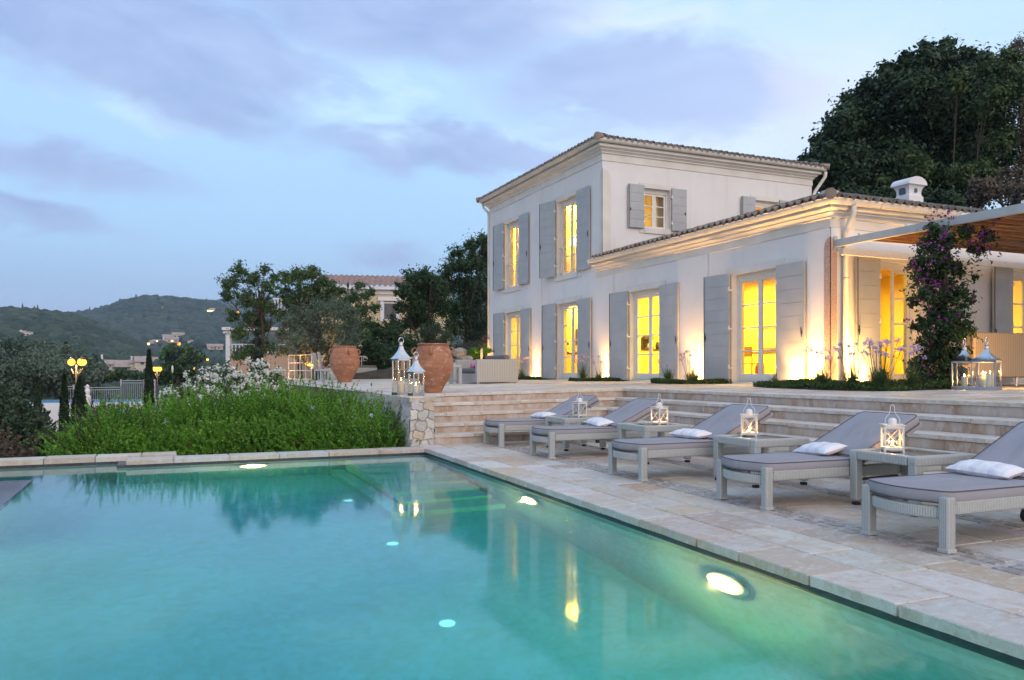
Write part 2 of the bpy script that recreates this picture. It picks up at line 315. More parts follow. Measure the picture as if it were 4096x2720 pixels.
# ------------------------------------------------------------------ mesh builder
class MB:
    def __init__(s): s.v=[]; s.f=[]; s.c=[]; s.col=None
    def add(s,vs,fs,col=None):
        n=len(s.v); s.v.extend([tuple(p) for p in vs]); s.f.extend([tuple(i+n for i in f) for f in fs]); s.c.extend([col or s.col or (1,1,1)]*len(fs)); return s
    def box(s,x0,y0,z0,x1,y1,z1,M=None,col=None):
        vs=[Vector(p) for p in ((x0,y0,z0),(x1,y0,z0),(x1,y1,z0),(x0,y1,z0),(x0,y0,z1),(x1,y0,z1),(x1,y1,z1),(x0,y1,z1))]
        if M is not None: vs=[M@p for p in vs]
        return s.add(vs,[(0,3,2,1),(4,5,6,7),(0,1,5,4),(1,2,6,5),(2,3,7,6),(3,0,4,7)],col)
    def cbox(s,cx,cy,cz,sx,sy,sz,M=None): return s.box(cx-sx/2,cy-sy/2,cz-sz/2,cx+sx/2,cy+sy/2,cz+sz/2,M)
    def tube(s,pts,r,n=8,cap=True,closed=False):
        pts=[Vector(p) for p in pts]; m=len(pts); rs=r if isinstance(r,(list,tuple)) else [r]*m
        vs=[]; prev=None
        for i,p in enumerate(pts):
            if closed: t=pts[(i+1)%m]-pts[i-1]
            else: t=pts[min(i+1,m-1)]-pts[max(i-1,0)]
            t.normalize()
            a=t.cross(Vector((0,0,1))) if prev is None else prev-t*prev.dot(t)
            if a.length<1e-3: a=t.cross(Vector((0,1,0))) if prev is None else t.orthogonal()
            a.normalize(); prev=a; bb=t.cross(a)
            for k in range(n):
                q=2*PI*k/n; vs.append(p+(a*math.cos(q)+bb*math.sin(q))*rs[i])
        fs=[]
        for i in range(m if closed else m-1):
            j=(i+1)%m
            for k in range(n): fs.append((i*n+k,i*n+(k+1)%n,j*n+(k+1)%n,j*n+k))
        if cap and not closed: fs.append(tuple(range(n-1,-1,-1))); fs.append(tuple((m-1)*n+k for k in range(n)))
        return s.add(vs,fs)
    def lathe(s,prof,n=32,c=(0,0,0),rot=0):
        vs=[]; fs=[]; m=len(prof)
        for r,z in prof:
            for k in range(n):
                q=2*PI*k/n+rot; vs.append((c[0]+r*math.cos(q),c[1]+r*math.sin(q),c[2]+z))
        for i in range(m-1):
            for k in range(n): fs.append((i*n+k,i*n+(k+1)%n,(i+1)*n+(k+1)%n,(i+1)*n+k))
        fs.append(tuple(range(n-1,-1,-1))); fs.append(tuple((m-1)*n+k for k in range(n)))
        return s.add(vs,fs)
    def prism(s,poly,z0,z1,M=None,col=None):
        n=len(poly); vs=[Vector((p[0],p[1],z0)) for p in poly]+[Vector((p[0],p[1],z1)) for p in poly]
        if M is not None: vs=[M@p for p in vs]
        return s.add(vs,[tuple(range(n-1,-1,-1)),tuple(range(n,2*n))]+[(i,(i+1)%n,n+(i+1)%n,n+i) for i in range(n)],col)
    def sphere(s,c,r,n=10,m=7,sc=(1,1,1)):
        vs=[];fs=[]
        for i in range(m+1):
            th=PI*i/m
            for k in range(n):
                q=2*PI*k/n; vs.append((c[0]+r*sc[0]*math.sin(th)*math.cos(q),c[1]+r*sc[1]*math.sin(th)*math.sin(q),c[2]+r*sc[2]*math.cos(th)))
        for i in range(m):
            for k in range(n): fs.append((i*n+k,(i+1)*n+k,(i+1)*n+(k+1)%n,i*n+(k+1)%n))
        return s.add(vs,fs)
    def build(s,name,m,parent=None,off=None,bevel=0.,smooth=False,attr=False,seg=2,subsurf=0):
        me=bpy.data.meshes.new(name); v=np.array(s.v,dtype=float)
        if off is not None: v=v-np.array(off)
        me.from_pydata(v.tolist(),[],s.f); me.materials.append(MATS[m])
        if attr:
            a=me.color_attributes.new('col','FLOAT_COLOR','CORNER'); arr=[]
            for f,c in zip(s.f,s.c): arr.extend([c[0],c[1],c[2],1.]*len(f))
            a.data.foreach_set('color',arr)
        if smooth: me.shade_smooth()
        o=bpy.data.objects.new(name,me); C.objects.link(o)
        if parent is not None: o.parent=parent
        if bevel: q=o.modifiers.new('bevel','BEVEL'); q.width=bevel; q.segments=seg; q.limit_method='ANGLE'; q.angle_limit=R(40)
        if subsurf: q=o.modifiers.new('sub','SUBSURF'); q.levels=subsurf; q.render_levels=subsurf
        return o
def npmesh(name,verts,faces,m,parent=None,off=None,smooth=False,k=4):
    """verts (n,3), faces (f,k)"""
    v=np.asarray(verts,dtype=np.float32)
    if off is not None: v=v-np.array(off,dtype=np.float32)
    f=np.asarray(faces,dtype=np.int32)
    me=bpy.data.meshes.new(name); me.vertices.add(len(v)); me.vertices.foreach_set('co',v.ravel())
    me.loops.add(f.size); me.loops.foreach_set('vertex_index',f.ravel())
    me.polygons.add(len(f)); me.polygons.foreach_set('loop_start',np.arange(0,f.size,f.shape[1],dtype=np.int32))
    me.update(calc_edges=True); me.materials.append(MATS[m])
    if smooth: me.shade_smooth()
    o=bpy.data.objects.new(name,me); C.objects.link(o)
    if parent is not None: o.parent=parent
    return o
def tag(o,label=None,cat=None,group=None,kind=None):
    if label: o['label']=label
    if cat: o['category']=cat
    if group: o['group']=group
    if kind: o['kind']=kind
    return o
def thing(name,label,cat,loc=(0,0,0),rz=0.,group=None):
    o=bpy.data.objects.new(name,None); C.objects.link(o); o.location=loc; o.rotation_euler=(0,0,rz); o.empty_display_size=.2
    return tag(o,label,cat,group)
def copy_tree(o,parent=None):
    c=o.copy(); C.objects.link(c)
    if parent is not None: c.parent=parent
    for ch in [x for x in o.children]: copy_tree(ch,c)
    return c
def light(kind,name,loc,energy,col,size=.1,parent=None,aim=None,spot=None,blend=.6):
    l=bpy.data.lights.new(name,kind); l.energy=energy; l.color=col
    if kind=='AREA': l.size=size
    elif kind=='SPOT': l.shadow_soft_size=size; l.spot_size=spot; l.spot_blend=blend
    else: l.shadow_soft_size=size
    o=bpy.data.objects.new(name,l); C.objects.link(o); o.location=loc
    if aim is not None: o.rotation_euler=Vector(aim).to_track_quat('-Z','Y').to_euler()
    if parent is not None: o.parent=parent
    return o
WARM=(1.,.62,.20); CANDLE=(1.,.50,.16)

# ================================================================== POOL
WZ=-.095; PD=1.52                     # water level, pool depth
def xe(y): return 3.33+.0333*(y-2.21)          # pool edge beside the deck
YB=-6.; YF=11.44; XL=-1.34; XO=-2.9
def pool():
    b=MB(); zb=WZ-PD
    t=.25
    # floor and walls as solid slabs round the basin
    b.box(XO-.3,YB-.3,zb-.2,5.2,12.3,zb)
    b.prism([(xe(YB),YB),(xe(YB)+t,YB),(xe(YF)+t,YF+t),(xe(YF),YF)],zb,-.062)
    b.box(-.32,YF,zb,xe(YF)+.003,YF+t,-.062)
    b.box(-.52,YF,zb,-.32,11.96+t,-.141); b.box(XO,11.96,zb,-.52,11.96+t,-.062)
    b.box(XL-.05,YB,zb,XL,10.64,-.28); b.box(XO,10.59,zb,XL-.053,10.64,-.28)
    b.box(XO-.2,10.64,zb,XO,12.2,WZ-.004); b.box(XL-.2,YB-.2,zb,xe(YB)+.2,YB,-.065)
    # steps down from the far corner
    for k in range(8): b.box(2.42,YF-.45-.40*(k),zb+.002,xe(8.3)-.01,YF-.45-.40*(k-1) if k else YF-.003,WZ-.14-.165*k)
    b.prism([(2.20,YF-.003),(2.40,YF-.003),(2.40,YF-3.3),(2.20,YF-3.3)],zb+.003,WZ-1.2)
    o=b.build('pool','pool_lining'); tag(o,kind='structure')
    k=MB(); e=.005
    k.prism([(xe(YB)-e,YB),(xe(YB)+.05,YB),(xe(YF)+.05,YF+.02),(xe(YF)-e,YF-e)],-.135,-.0605)
    k.prism([(-.325,YF-e),(xe(YF)-e-.001,YF-e),(xe(YF)-e-.001,YF+.05),(-.325,YF+.05)],-.134,-.0607)
    k.box(XO,11.96-e,-.134,-.33,12.0,-.0606)
    k.box(-.524,YF-.003,-.1405,-.326,12.2,-.0608)
    o=k.build('waterline_band','waterline'); tag(o,kind='structure')
    # water body
    w=MB(); z0=zb-.001
    poly=[(XL-.05,YB+.001),(xe(YB)+.004,YB+.001),(xe(YF)+.004,YF+.004),(-.324,YF+.004),(-.324,11.964),(XO-.001,11.964),(XO-.001,10.636),(XL-.05,10.636)]
    poly=[(XL-.01,YB-.004),(xe(YB)+.006,YB-.004),(xe(YF)+.006,YF+.006),(-.316,YF+.006),(-.316,11.966),(XO-.006,11.966),(XO-.006,10.634),(XL-.01,10.634)]
    w.prism(poly,z0-.02,WZ); o=w.build('water','pool_water'); tag(o,kind='structure')
    g=MB(); g.box(XL-2.8,YB,-.279,XL,10.64,WZ-.006); o=g.build('overflow_ledge','slate',bevel=.01); tag(o,kind='structure')
pool()
def pool_light(p,nrm,label,en):
    t=thing('pool_light',label,'pool light',p,0,'lamps set in the pool wall')
    q=Vector(nrm).to_track_quat('Z','Y').to_matrix().to_4x4()
    b=MB(); 
    b.lathe([(.215,0),(.215,.012),(.20,.03),(.19,.03)],28); b.v=[tuple(q@Vector(v)) for v in b.v]; b.build('rim','steel',t,smooth=False)
    b=MB(); b.lathe([(.185,.031),(.185,.036),(.10,.045),(.02,.047)],24); b.v=[tuple(q@Vector(v)) for v in b.v]; b.build('lens','pool_lens',t,smooth=True)
    light('POINT','lamp_light',Vector(nrm)*.10,en,(1,.52,.13),.022,t)
def lensm():
    m=newmat('pool_lens'); b=NB(m); t=b.n('ShaderNodeTexCoord'); ln=b.n('ShaderNodeVectorMath',operation='LENGTH'); b.L(t.outputs['Object'],ln.inputs[0])
    f=b.math('POWER',b.rng(ln.outputs['Value'],.04,.20,1,0),2.2); e=b.n('ShaderNodeEmission'); b.set(e.inputs[0],(1,.70,.22)); b.L(b.math('ADD',b.math('MULTIPLY',f,150),.8),e.inputs[1]); b.out(e.outputs[0])
lensm()
pool_light((1.15,YF-.005,-.50),(0,-1,0),'glowing underwater lamp in the far pool wall, below the green hedge',75)
pool_light((xe(7.45)-.005,7.45,-.58),(-1,0,0),'glowing underwater lamp in the deck side pool wall, opposite the middle loungers',100)
pool_light((xe(4.2)-.005,4.2,-.60),(-1,0,0),'largest glowing underwater lamp, in the deck side pool wall nearest the camera',190)
pool_light((xe(.95)-.005,.95,-.60),(-1,0,0),'added underwater lamp, out of view in the deck side pool wall, beside the camera',240)  # unseen lamp, added out of view to brighten the near water
pool_light((XL+.005,6.5,-.60),(1,0,0),'glowing underwater lamp in the infinity wall, beyond the left edge of the photo',110)
pool_light((XL+.005,2.8,-.60),(1,0,0),'glowing underwater lamp in the infinity wall, nearest to the camera position',110)
emis('reflection_glow',(.9,1,.8),1.6)  # emissive discs on the pool floor stand in for reflections of the lamps
for p,l in (((1.8,5.2),'small glowing floor disc imitating a lamp reflection, nearest to the camera'),((1.96,7.2),'small glowing floor disc imitating a lamp reflection, middle one of the row'),((2.0,9.3),'small glowing floor disc imitating a lamp reflection, farthest from the camera')):
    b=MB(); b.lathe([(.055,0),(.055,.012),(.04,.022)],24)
    o=b.build('floor_glow_disc','reflection_glow'); o.location=(p[0],p[1],WZ-PD+.001); tag(o,l,'glow disc','glowing discs imitating lamp reflections on the pool floor')

# ================================================================== PAVING
PAL=[(.56,.49,.41),(.59,.56,.51),(.54,.43,.32),(.48,.34,.25),(.56,.54,.54),(.48,.42,.38),(.58,.48,.36),(.43,.35,.31),(.55,.47,.40),(.61,.58,.55)]
PW=[4,4,2.4,.9,3,2.4,2.2,1.0,3,2.6]
def pal(w=PW):
    c=random.choices(PAL,w)[0]; k=random.uniform(.86,1.06); return tuple(min(.72,x*k+random.uniform(-.015,.015)) for x in c)
def slab(b,poly,z0,z1,zf=None,gap=.004,jit=.004,col=None,step=.12,off=None):
    """irregular edged slab; poly in plan, counter clockwise"""
    cx=sum(p[0] for p in poly)/len(poly); cyy=sum(p[1] for p in poly)/len(poly)
    pts=[]
    n=len(poly)
    for i in range(n):
        a=Vector(poly[i][:2]); c=Vector(poly[(i+1)%n][:2]); L=(c-a).length; m=max(1,int(L/step)); nr=Vector((-(c-a).y,(c-a).x)).normalized()
        for k in range(m):
            q=a.lerp(c,k/m)
            if k: q=q+nr*(random.uniform(0,jit))
            else: q=q+(Vector((cx,cyy))-a).normalized()*gap*1.4
            q=q+nr*gap*.5
            pts.append((q.x,q.y))
    zt=(lambda x,y:z1) if zf is None else (lambda x,y:zf(x,y)+z1)
    m=len(pts); ins=.006
    top=[(p[0]+(cx-p[0])*ins/max(.05,math.hypot(cx-p[0],cyy-p[1])),p[1]+(cyy-p[1])*ins/max(.05,math.hypot(cx-p[0],cyy-p[1]))) for p in pts]
    vs=[(p[0],p[1],zt(*p)-(z1-z0)) for p in pts]+[(p[0],p[1],zt(*p)-.006) for p in pts]+[(p[0],p[1],zt(*p)) for p in top]
    fs=[(i,(i+1)%m,m+(i+1)%m,m+i) for i in range(m)]+[(m+i,m+(i+1)%m,2*m+(i+1)%m,2*m+i) for i in range(m)]+[tuple(range(2*m,3*m))]
    b.add(vs,fs,col or pal())
def deck():
    b=MB()
    rows=[(-.035,.36,.45,.85),(.36,.74,.35,.8),(.74,1.08,.3,.75),(1.08,1.19,.18,.32),(1.19,1.30,.18,.32),(1.30,1.41,.18,.32),(1.41,1.80,.35,.8),(1.80,2.12,.3,.7),(2.12,2.3,.25,.55),(2.30,2.41,.18,.32),(2.41,2.52,.18,.32),(2.52,2.88,.35,.8),(2.88,3.25,.35,.8),(3.25,3.6,.3,.8)]
    for i,(p0,p1,l0,l1) in enumerate(rows):
        y=-4.+random.uniform(0,.4); small=(p1-p0)<.13
        while y<12.2:
            y2=y+random.uniform(l0,l1)
            if 12.2-y2<.2: y2=12.2
            y2=min(y2,12.2)
            if i==0 and y2>YF and y<YF: y2=12.2
            kk=random.uniform(.55,.82); c=pal() if not small else tuple(x*kk for x in (.47,.42,.40))
            dz=random.uniform(-.0015,.0015); j0=random.uniform(-.02,.02) if not small else 0
            slab(b,[(xe(y)+p0,y),(xe(y)+p1,y),(xe(y2)+p1,y2),(xe(y2)+p0,y2)],-.06 if i==0 else -.03,dz,gap=.006 if not small else .020,jit=.012 if i==0 else .004,col=c)
            y=y2
    # coping along the far edge (runs on behind the hedge foot)
    x=-.42
    while x<xe(YF)-.05:
        x2=min(x+random.uniform(.45,.8),xe(YF)-.035)
        if xe(YF)-.035-x2<.25: x2=xe(YF)-.035
        slab(b,[(x,YF-.03),(x2,YF-.03),(x2,YF+.33),(x,YF+.33)],-.06,random.uniform(-.003,.003),jit=.012,col=pal()); x=x2
    x=-1.95
    while x<.18:
        x2=min(x+random.uniform(.5,.75),.2)
        if .2-x2<.2: x2=.2
        slab(b,[(x,11.93),(x2,11.93),(x2,12.28),(x,12.28)],-.06,random.uniform(.0,.006)+.012,jit=.012,col=pal()); x=x2
    o=b.build('pool_deck','paving',attr=True); tag(o,kind='structure')
    g=MB(); g.prism([(xe(-4)+.10,-4),(7.0,-4),(7.0,12.2),(xe(12.2)+.1,12.2)],-.3,-.008); g.box(-.3,YF+.02,-.3,xe(YF)+.2,YF+.30,-.010); g.box(-1.9,11.98,-.3,.15,12.25,-.006)
    o=g.build('deck_grout','grout'); tag(o,kind='structure')
deck()

# steps: L shaped, five risers
XS=[6.72,7.12,7.52,7.92,8.33]; YS=[12.02,12.38,12.74,13.10,13.47]; X0=3.93
def ZK(k,x): return (k/5)*TZ(x)
def stepcol():
    k=random.uniform(.92,1.06); c=random.choice([(.60,.54,.47),(.62,.58,.53),(.59,.52,.43),(.60,.57,.54)]); return tuple(x*k for x in c)
def steps():
    r=MB(); t=MB()
    for k in range(1,6):
        xs=XS[k-1]; ys=YS[k-1]; lo=(lambda x:ZK(k-1,x)-.06)
        th=.052
        # riser solids (behind the nosing)
        zt=lambda x:ZK(k,x)-th
        xa=X0-(0 if k>1 else .12)
        vs=[(xa,ys,-.1),(xs,ys,-.1),(xs,-4,-.1),(xa,ys,zt(xa)),(xs,ys,zt(xs)),(xs,-4,zt(xs))]
        r.add(vs,[(0,1,4,3),(1,2,5,4)])
        zf=lambda x,y,k=k: ZK(k,x)
        dep=.40 if k<5 else .36
        x=xa
        while x<xs-.01:
            x2=x+random.uniform(.45,.95)
            if xs-x2<.3: x2=xs
            slab(t,[(x,ys-.03),(x2,ys-.03),(x2,ys+dep),(x,ys+dep)],-th+random.uniform(0,.008),random.uniform(-.002,.002),zf,gap=.002,jit=.022,col=stepcol(),step=.07); x=x2
        y=ys
        while y>-4:
            y2=y-random.uniform(.45,.95)
            slab(t,[(xs-.03,y2),(xs+dep,y2),(xs+dep,y),(xs-.03,y)],-th+random.uniform(0,.008),random.uniform(-.002,.002),zf,gap=.002,jit=.022,col=stepcol(),step=.07); y=y2
        if k<5: # fill the concave corner tread
            slab(t,[(xs+.002,ys+.002),(xs+dep,ys+.002),(xs+dep,ys+dep),(xs+.002,ys+dep)],-th,-.003,zf,gap=0,jit=0,col=pal())
    o=t.build('steps','paving',attr=True); tag(o,kind='structure')
    o=r.build('step_risers','riser_plaster'); tag(o,kind='structure')
steps()
# terrace
def wallx(y): return 3.57+(5.3-3.57)/(38-12)*(y-12)
def terrace():
    b=MB(); zf=lambda x,y:TZ(x)
    y=13.47+.33
    while y<38.2:
        h=random.uniform(.34,.55); x=wallx(y)+.02; y2=min(y+h,38.3)
        while x<12.2:
            x2=x+random.uniform(.45,1.05)
            if 12.2-x2<.3: x2=12.2
            c=pal([4,4,1.5,.8,3,2,1.5,.6,4,3]); slab(b,[(x,y),(x2,y),(x2,y2),(x,y2)],-.03,random.uniform(-.002,.002),zf,gap=.003,jit=.003,col=c,step=.5); x=x2
        y=y2
    y=13.8
    while y>-4:
        h=random.uniform(.34,.55); x=8.69; y2=y-h
        while x<22:
            x2=x+random.uniform(.45,1.05); c=pal(); slab(b,[(x,y2),(x2,y2),(x2,y),(x,y)],-.03,random.uniform(-.002,.002),zf,gap=.003,jit=.003,col=c,step=.5); x=x2
            if x<12.3 or y<11.7: pass
            else: break
        y=y2
    o=b.build('terrace','paving',attr=True); tag(o,kind='structure')
    g=MB()
    def sl(x0,y0,x1,y1):
        n=12
        vs=[];fs=[]
        for i in range(n+1):
            x=x0+(x1-x0)*i/n
            vs+= [(x,y0,TZ(x)-.010),(x,y1,TZ(x)-.010)]
        for i in range(n): fs.append((2*i,2*i+2,2*i+3,2*i+1))
        g.add(vs,fs)
    sl(3.8,13.8,12.3,38.2); sl(8.4,-4,22,13.802); sl(3.95,13.5,8.5,13.81)
    o=g.build('terrace_bedding','grout'); tag(o,kind='structure')
terrace()

# ================================================================== STONE RETAINING WALL (real relief)
def stone_face(P0,ux,uz,W_,H_,res,cell,normal,seed):
    """displaced voronoi stone relief"""
    r=np.random.default_rng(seed); nx=max(2,int(W_/res)); nz=max(2,int(H_/res))
    gx=np.linspace(0,W_,nx); gz=np.linspace(0,H_,nz); X,Z=np.meshgrid(gx,gz)
    cx=[];cz=[]; 
    for j in range(-1,int(H_/cell[1])+2):
        x=-cell[0]+r.uniform(0,.1)
        while x<W_+cell[0]:
            cx.append(x+r.uniform(-.04,.04)); cz.append((j+.5)*cell[1]+r.uniform(-.035,.035)); x+=cell[0]*r.uniform(.6,1.35)
    cx=np.array(cx);cz=np.array(cz); wx=X+.012*np.sin(Z*37+X*11); wz=Z+.012*np.sin(X*31+2)
    d=np.full(X.shape,9.);d2=np.full(X.shape,9.);idx=np.zeros(X.shape,int)
    for i in range(len(cx)):
        q=np.maximum(np.abs(wx-cx[i])/1.25,np.abs(wz-cz[i]))*.65+.45*np.hypot((wx-cx[i])/1.25,wz-cz[i])
        m=q<d; d2=np.where(m,d,np.minimum(d2,q)); idx=np.where(m,i,idx); d=np.where(m,q,d)
    e=d2-d; h=np.clip(e/.022,0,1)**.45
    disp=h*.045+r.normal(0,.0022,X.shape)*h+(r.uniform(-.012,.012,len(cx))[idx])*h
    cols=r.uniform(.8,1.1,len(cx))[:,None]*np.array([[.60,.58,.55]])+r.normal(0,.02,(len(cx),3)); warm=r.random(len(cx))<.08; cols[warm]=[.56,.44,.32]
    col=cols[idx]*(.30+.70*np.clip(e/.010,0,1))[...,None]
    P=np.array(P0)[None,None,:]+X[...,None]*np.array(ux)+Z[...,None]*np.array(uz)+disp[...,None]*np.array(normal)
    return P,col
def add_grid(vs,fs,cs,P,col,flip=False):
    n=sum(len(a) for a in vs); h,w=P.shape[:2]; I=np.arange(h*w).reshape(h,w)+n
    q=np.stack([I[:-1,:-1],I[:-1,1:],I[1:,1:],I[1:,:-1]],-1).reshape(-1,4)
    if flip: q=q[:,::-1]
    vs.append(P.reshape(-1,3)); fs.append(q); cs.append(col.reshape(-1,3))
def finish(name,vs,fs,cs,m,parent,off=None):
    V=np.concatenate(vs);Fc=np.concatenate(fs);Cc=np.concatenate(cs)
    o=npmesh(name,V,Fc,m,parent,off); a=o.data.color_attributes.new('col','FLOAT_COLOR','POINT'); a.data.foreach_set('color',np.concatenate([Cc,np.ones((len(Cc),1))],1).astype(np.float32).ravel()); return o
def retaining_wall():
    t=thing('stone_wall','dry stone retaining wall with flat capping slabs, running back from the steps beside the hedge','wall',(3.57,12.02,-.05))
    off=(3.57,12.02,-.05); vs=[];fs=[];cs=[]
    P,c=stone_face((3.535,12.0,-.06),(1,0,0),(0,0,1),.385,.755,.008,(.185,.150),(0,-1,0),5); P[:,0,1]+=0; add_grid(vs,fs,cs,P,c)
    L=9.; ln=math.hypot(L,wallx(12+L)-3.57); ux=((wallx(12+L)-3.57)/ln,L/ln,0)
    P,c=stone_face((3.575,11.955,-.06),ux,(0,0,1),ln,.77,.022,(.24,.16),(-1,0,0),6); add_grid(vs,fs,cs,P,c,True)
    x1,y1=wallx(21),21.; ln=math.hypot(17,wallx(38)-x1)
    P,c=stone_face((x1+.015,21,-.8),ux,(0,0,1),ln,1.56,.06,(.26,.18),(-1,0,0),8); add_grid(vs,fs,cs,P,c,True)
    P,c=stone_face((3.90,12.0,-.06),(0,1,0),(0,0,1),.05,.75,.02,(.2,.16),(1,0,0),9); add_grid(vs,fs,cs,P,c)
    finish('masonry',vs,fs,cs,'wall_stone',t,off)
    b=MB(); b.prism([(3.62,12.02),(3.92,12.02),(3.92,13.6),(5.6,38),(wallx(38)+.05,38),(wallx(13)+.05,13.)],-.8,.66); b.build('core','mortar',t,off)
    b=MB(); zf=lambda x,y:TZ(x)
    y=11.95; first=True
    while y<38:
        y2=y+(.46 if first else random.uniform(.5,.9))
        w=.39 if first else .36
        slab(b,[(wallx(y)-.045,y),(wallx(y)+w,y),(wallx(y2)+w,y2),(wallx(y2)-.045,y2)],-.06,.006,zf,gap=.003,jit=.014,col=pal(),step=.08); y=y2; first=False
    b.build('capping','paving',t,off,attr=True)
    b=MB(); 
    slab(b,[(3.9,11.97),(4.02,11.97),(4.02,12.36),(3.9,12.36)],-.06,.004,zf,gap=.002,jit=.01,col=pal())
retaining_wall()

# ================================================================== VILLA
FX=12.0; BY=.86
VO=Vector((12.0,11.79,BY))
villa=thing('villa','two storey off-white stucco villa with grey plank shutters, glowing windows and clay tiled roofs','house',VO)
def wall_panel(b,axis,c,t,a0,a1,z0,z1,holes):
    """solid wall in plane axis=c (outer face), thickness t inwards (signed), spanning a0..a1, with rectangular holes (a,b,zl,zh)"""
    A=sorted({a0,a1,*[h[0] for h in holes],*[h[1] for h in holes]}); Z=sorted({z0,z1,*[h[2] for h in holes],*[h[3] for h in holes]})
    inh=lambda a,z:any(h[0]<a<h[1] and h[2]<z<h[3] for h in holes)
    P=(lambda a,z,o:(c+o,a,z)) if axis=='x' else (lambda a,z,o:(a,c+o,z))
    for i in range(len(A)-1):
        for j in range(len(Z)-1):
            am=(A[i]+A[i+1])/2; zm=(Z[j]+Z[j+1])/2
            if inh(am,zm): continue
            for o in (0,t): b.add([P(A[i],Z[j],o),P(A[i+1],Z[j],o),P(A[i+1],Z[j+1],o),P(A[i],Z[j+1],o)],[(0,1,2,3)])
    for h in holes:
        for (p,q) in (((h[0],h[2]),(h[1],h[2])),((h[1],h[2]),(h[1],h[3])),((h[1],h[3]),(h[0],h[3])),((h[0],h[3]),(h[0],h[2]))):
            b.add([P(*p,0),P(*q,0),P(*q,t),P(*p,t)],[(0,1,2,3)])
    for (p,q) in (((a0,z0),(a1,z0)),((a1,z0),(a1,z1)),((a1,z1),(a0,z1)),((a0,z1),(a0,z0))):
        b.add([P(*p,0),P(*q,0),P(*q,t),P(*p,t)],[(0,1,2,3)])
# openings on the pool side facade (y0,y1,z0,z1) and their kinds
DOORS=[(13.24,14.71,BY+.04,3.36),(17.56,19.06,BY+.04,3.36),(22.04,23.52,BY+.04,3.36),(26.38,27.85,BY+.04,3.36)]
UPPER=[(22.12,23.56,4.28,6.74),(26.55,27.92,4.28,6.74)]
RDOORS=[(13.27,14.40,BY+.04,3.37),(17.30,18.75,BY+.04,3.40)]
MWIN=[(13.45,14.40,5.52,6.74),(17.71,18.66,5.52,6.74)]
YM=20.62; YE=29.47; XR=20.15; XW=24.
wb=MB()
wall_panel(wb,'x',FX,.34,11.79,YM,.5,4.35,DOORS[:2])
wall_panel(wb,'x',FX+.0,.34,YM,YE,.5,7.9,DOORS[2:]+UPPER)
wall_panel(wb,'y',11.79,.34,FX+.341,XW,.5,4.35,RDOORS)
wall_panel(wb,'y',YM,.34,FX+.341,XR,3.9,7.9,MWIN)
wall_panel(wb,'y',YE-.34,.34,FX+.341,XR,.5,7.9,[])
wall_panel(wb,'x',XR,-.34,YM+.341,YE-.341,.5,7.9,[])
wall_panel(wb,'x',XW,-.3,12.14,YM,.5,4.35,[])
wb.build('wall','plaster',villa,VO)
# trim: frieze band, pilasters, cornices
def ring(b,pts,prof):
    """extrude a profile (out,z) along a polyline of (x,y) with mitred outward offset"""
    n=len(pts); rows=[]
    for i in range(n):
        p=Vector(pts[i]); d0=(p-Vector(pts[i-1])).normalized() if i>0 else None; d1=(Vector(pts[i+1])-p).normalized() if i<n-1 else None
        if d0 is None: d0=d1
        if d1 is None: d1=d0
        n0=Vector((d0.y,-d0.x)); n1=Vector((d1.y,-d1.x)); m=(n0+n1); m=m/max(.3,m.dot(n0))
        rows.append([(p.x+m.x*o,p.y+m.y*o,z) for o,z in prof])
    k=len(prof); vs=[q for r in rows for q in r]; fs=[]
    for i in range(n-1):
        for j in range(k-1): fs.append((i*k+j,(i+1)*k+j,(i+1)*k+j+1,i*k+j+1))
    fs.append(tuple(range(k))); fs.append(tuple((n-1)*k+j for j in range(k-1,-1,-1)))
    b.add(vs,fs)
mainpath=[(XR,YE),(FX,YE),(FX,YM),(XR,YM),(XR,YM+.8)][::1]
# outward normal is to the right of travel: travel so that outside is on the right
mainpath=[(XR,YE),(FX,YE),(FX,YM),(XR,YM),(XR,YE-.01)]
wingpath=[(FX,YM+.32),(FX,11.79),(XW,11.79)]
def outward(path):
    # make the first segment's right-hand normal point away from the house centre
    return path
tb=MB()
for path,zf,zt in ((mainpath,7.42,7.62),(wingpath,3.97,4.14)):
    prof=[(0,zf-.004),(.022,zf),(.022,zt),(.06,zt+.02),(.06,zt+.05),(.10,zt+.09),(.13,zt+.10),(.13,zt+.13),(.19,zt+.16),(.22,zt+.17),(.22,zt+.24),(0,zt+.24)]
    # orientation test
    p0,p1=Vector(path[0]),Vector(path[1]); d=(p1-p0).normalized(); nrm=Vector((d.y,-d.x)); cen=Vector((16,25 if path is mainpath else 16))
    pp=path if (cen-p0).dot(nrm)<0 else path[::-1]
    ring(tb,pp,prof)
tb.build('cornice','plaster_trim',villa,VO)
for y0,y1,z1 in ((11.80,12.38,3.966),(15.60,16.84,3.966),(19.94,20.6,3.966),(24.72,25.50,7.41),(28.95,29.46,7.41)):
    pb=MB(); pb.box(FX-.024,y0,.8,FX+.01,y1,z1); pb.build('pilaster','plaster',villa,VO)
pb=MB(); pb.box(FX+.0,11.79-.024,.8,12.40,11.80,3.966); pb.build('pilaster','plaster',villa,VO)
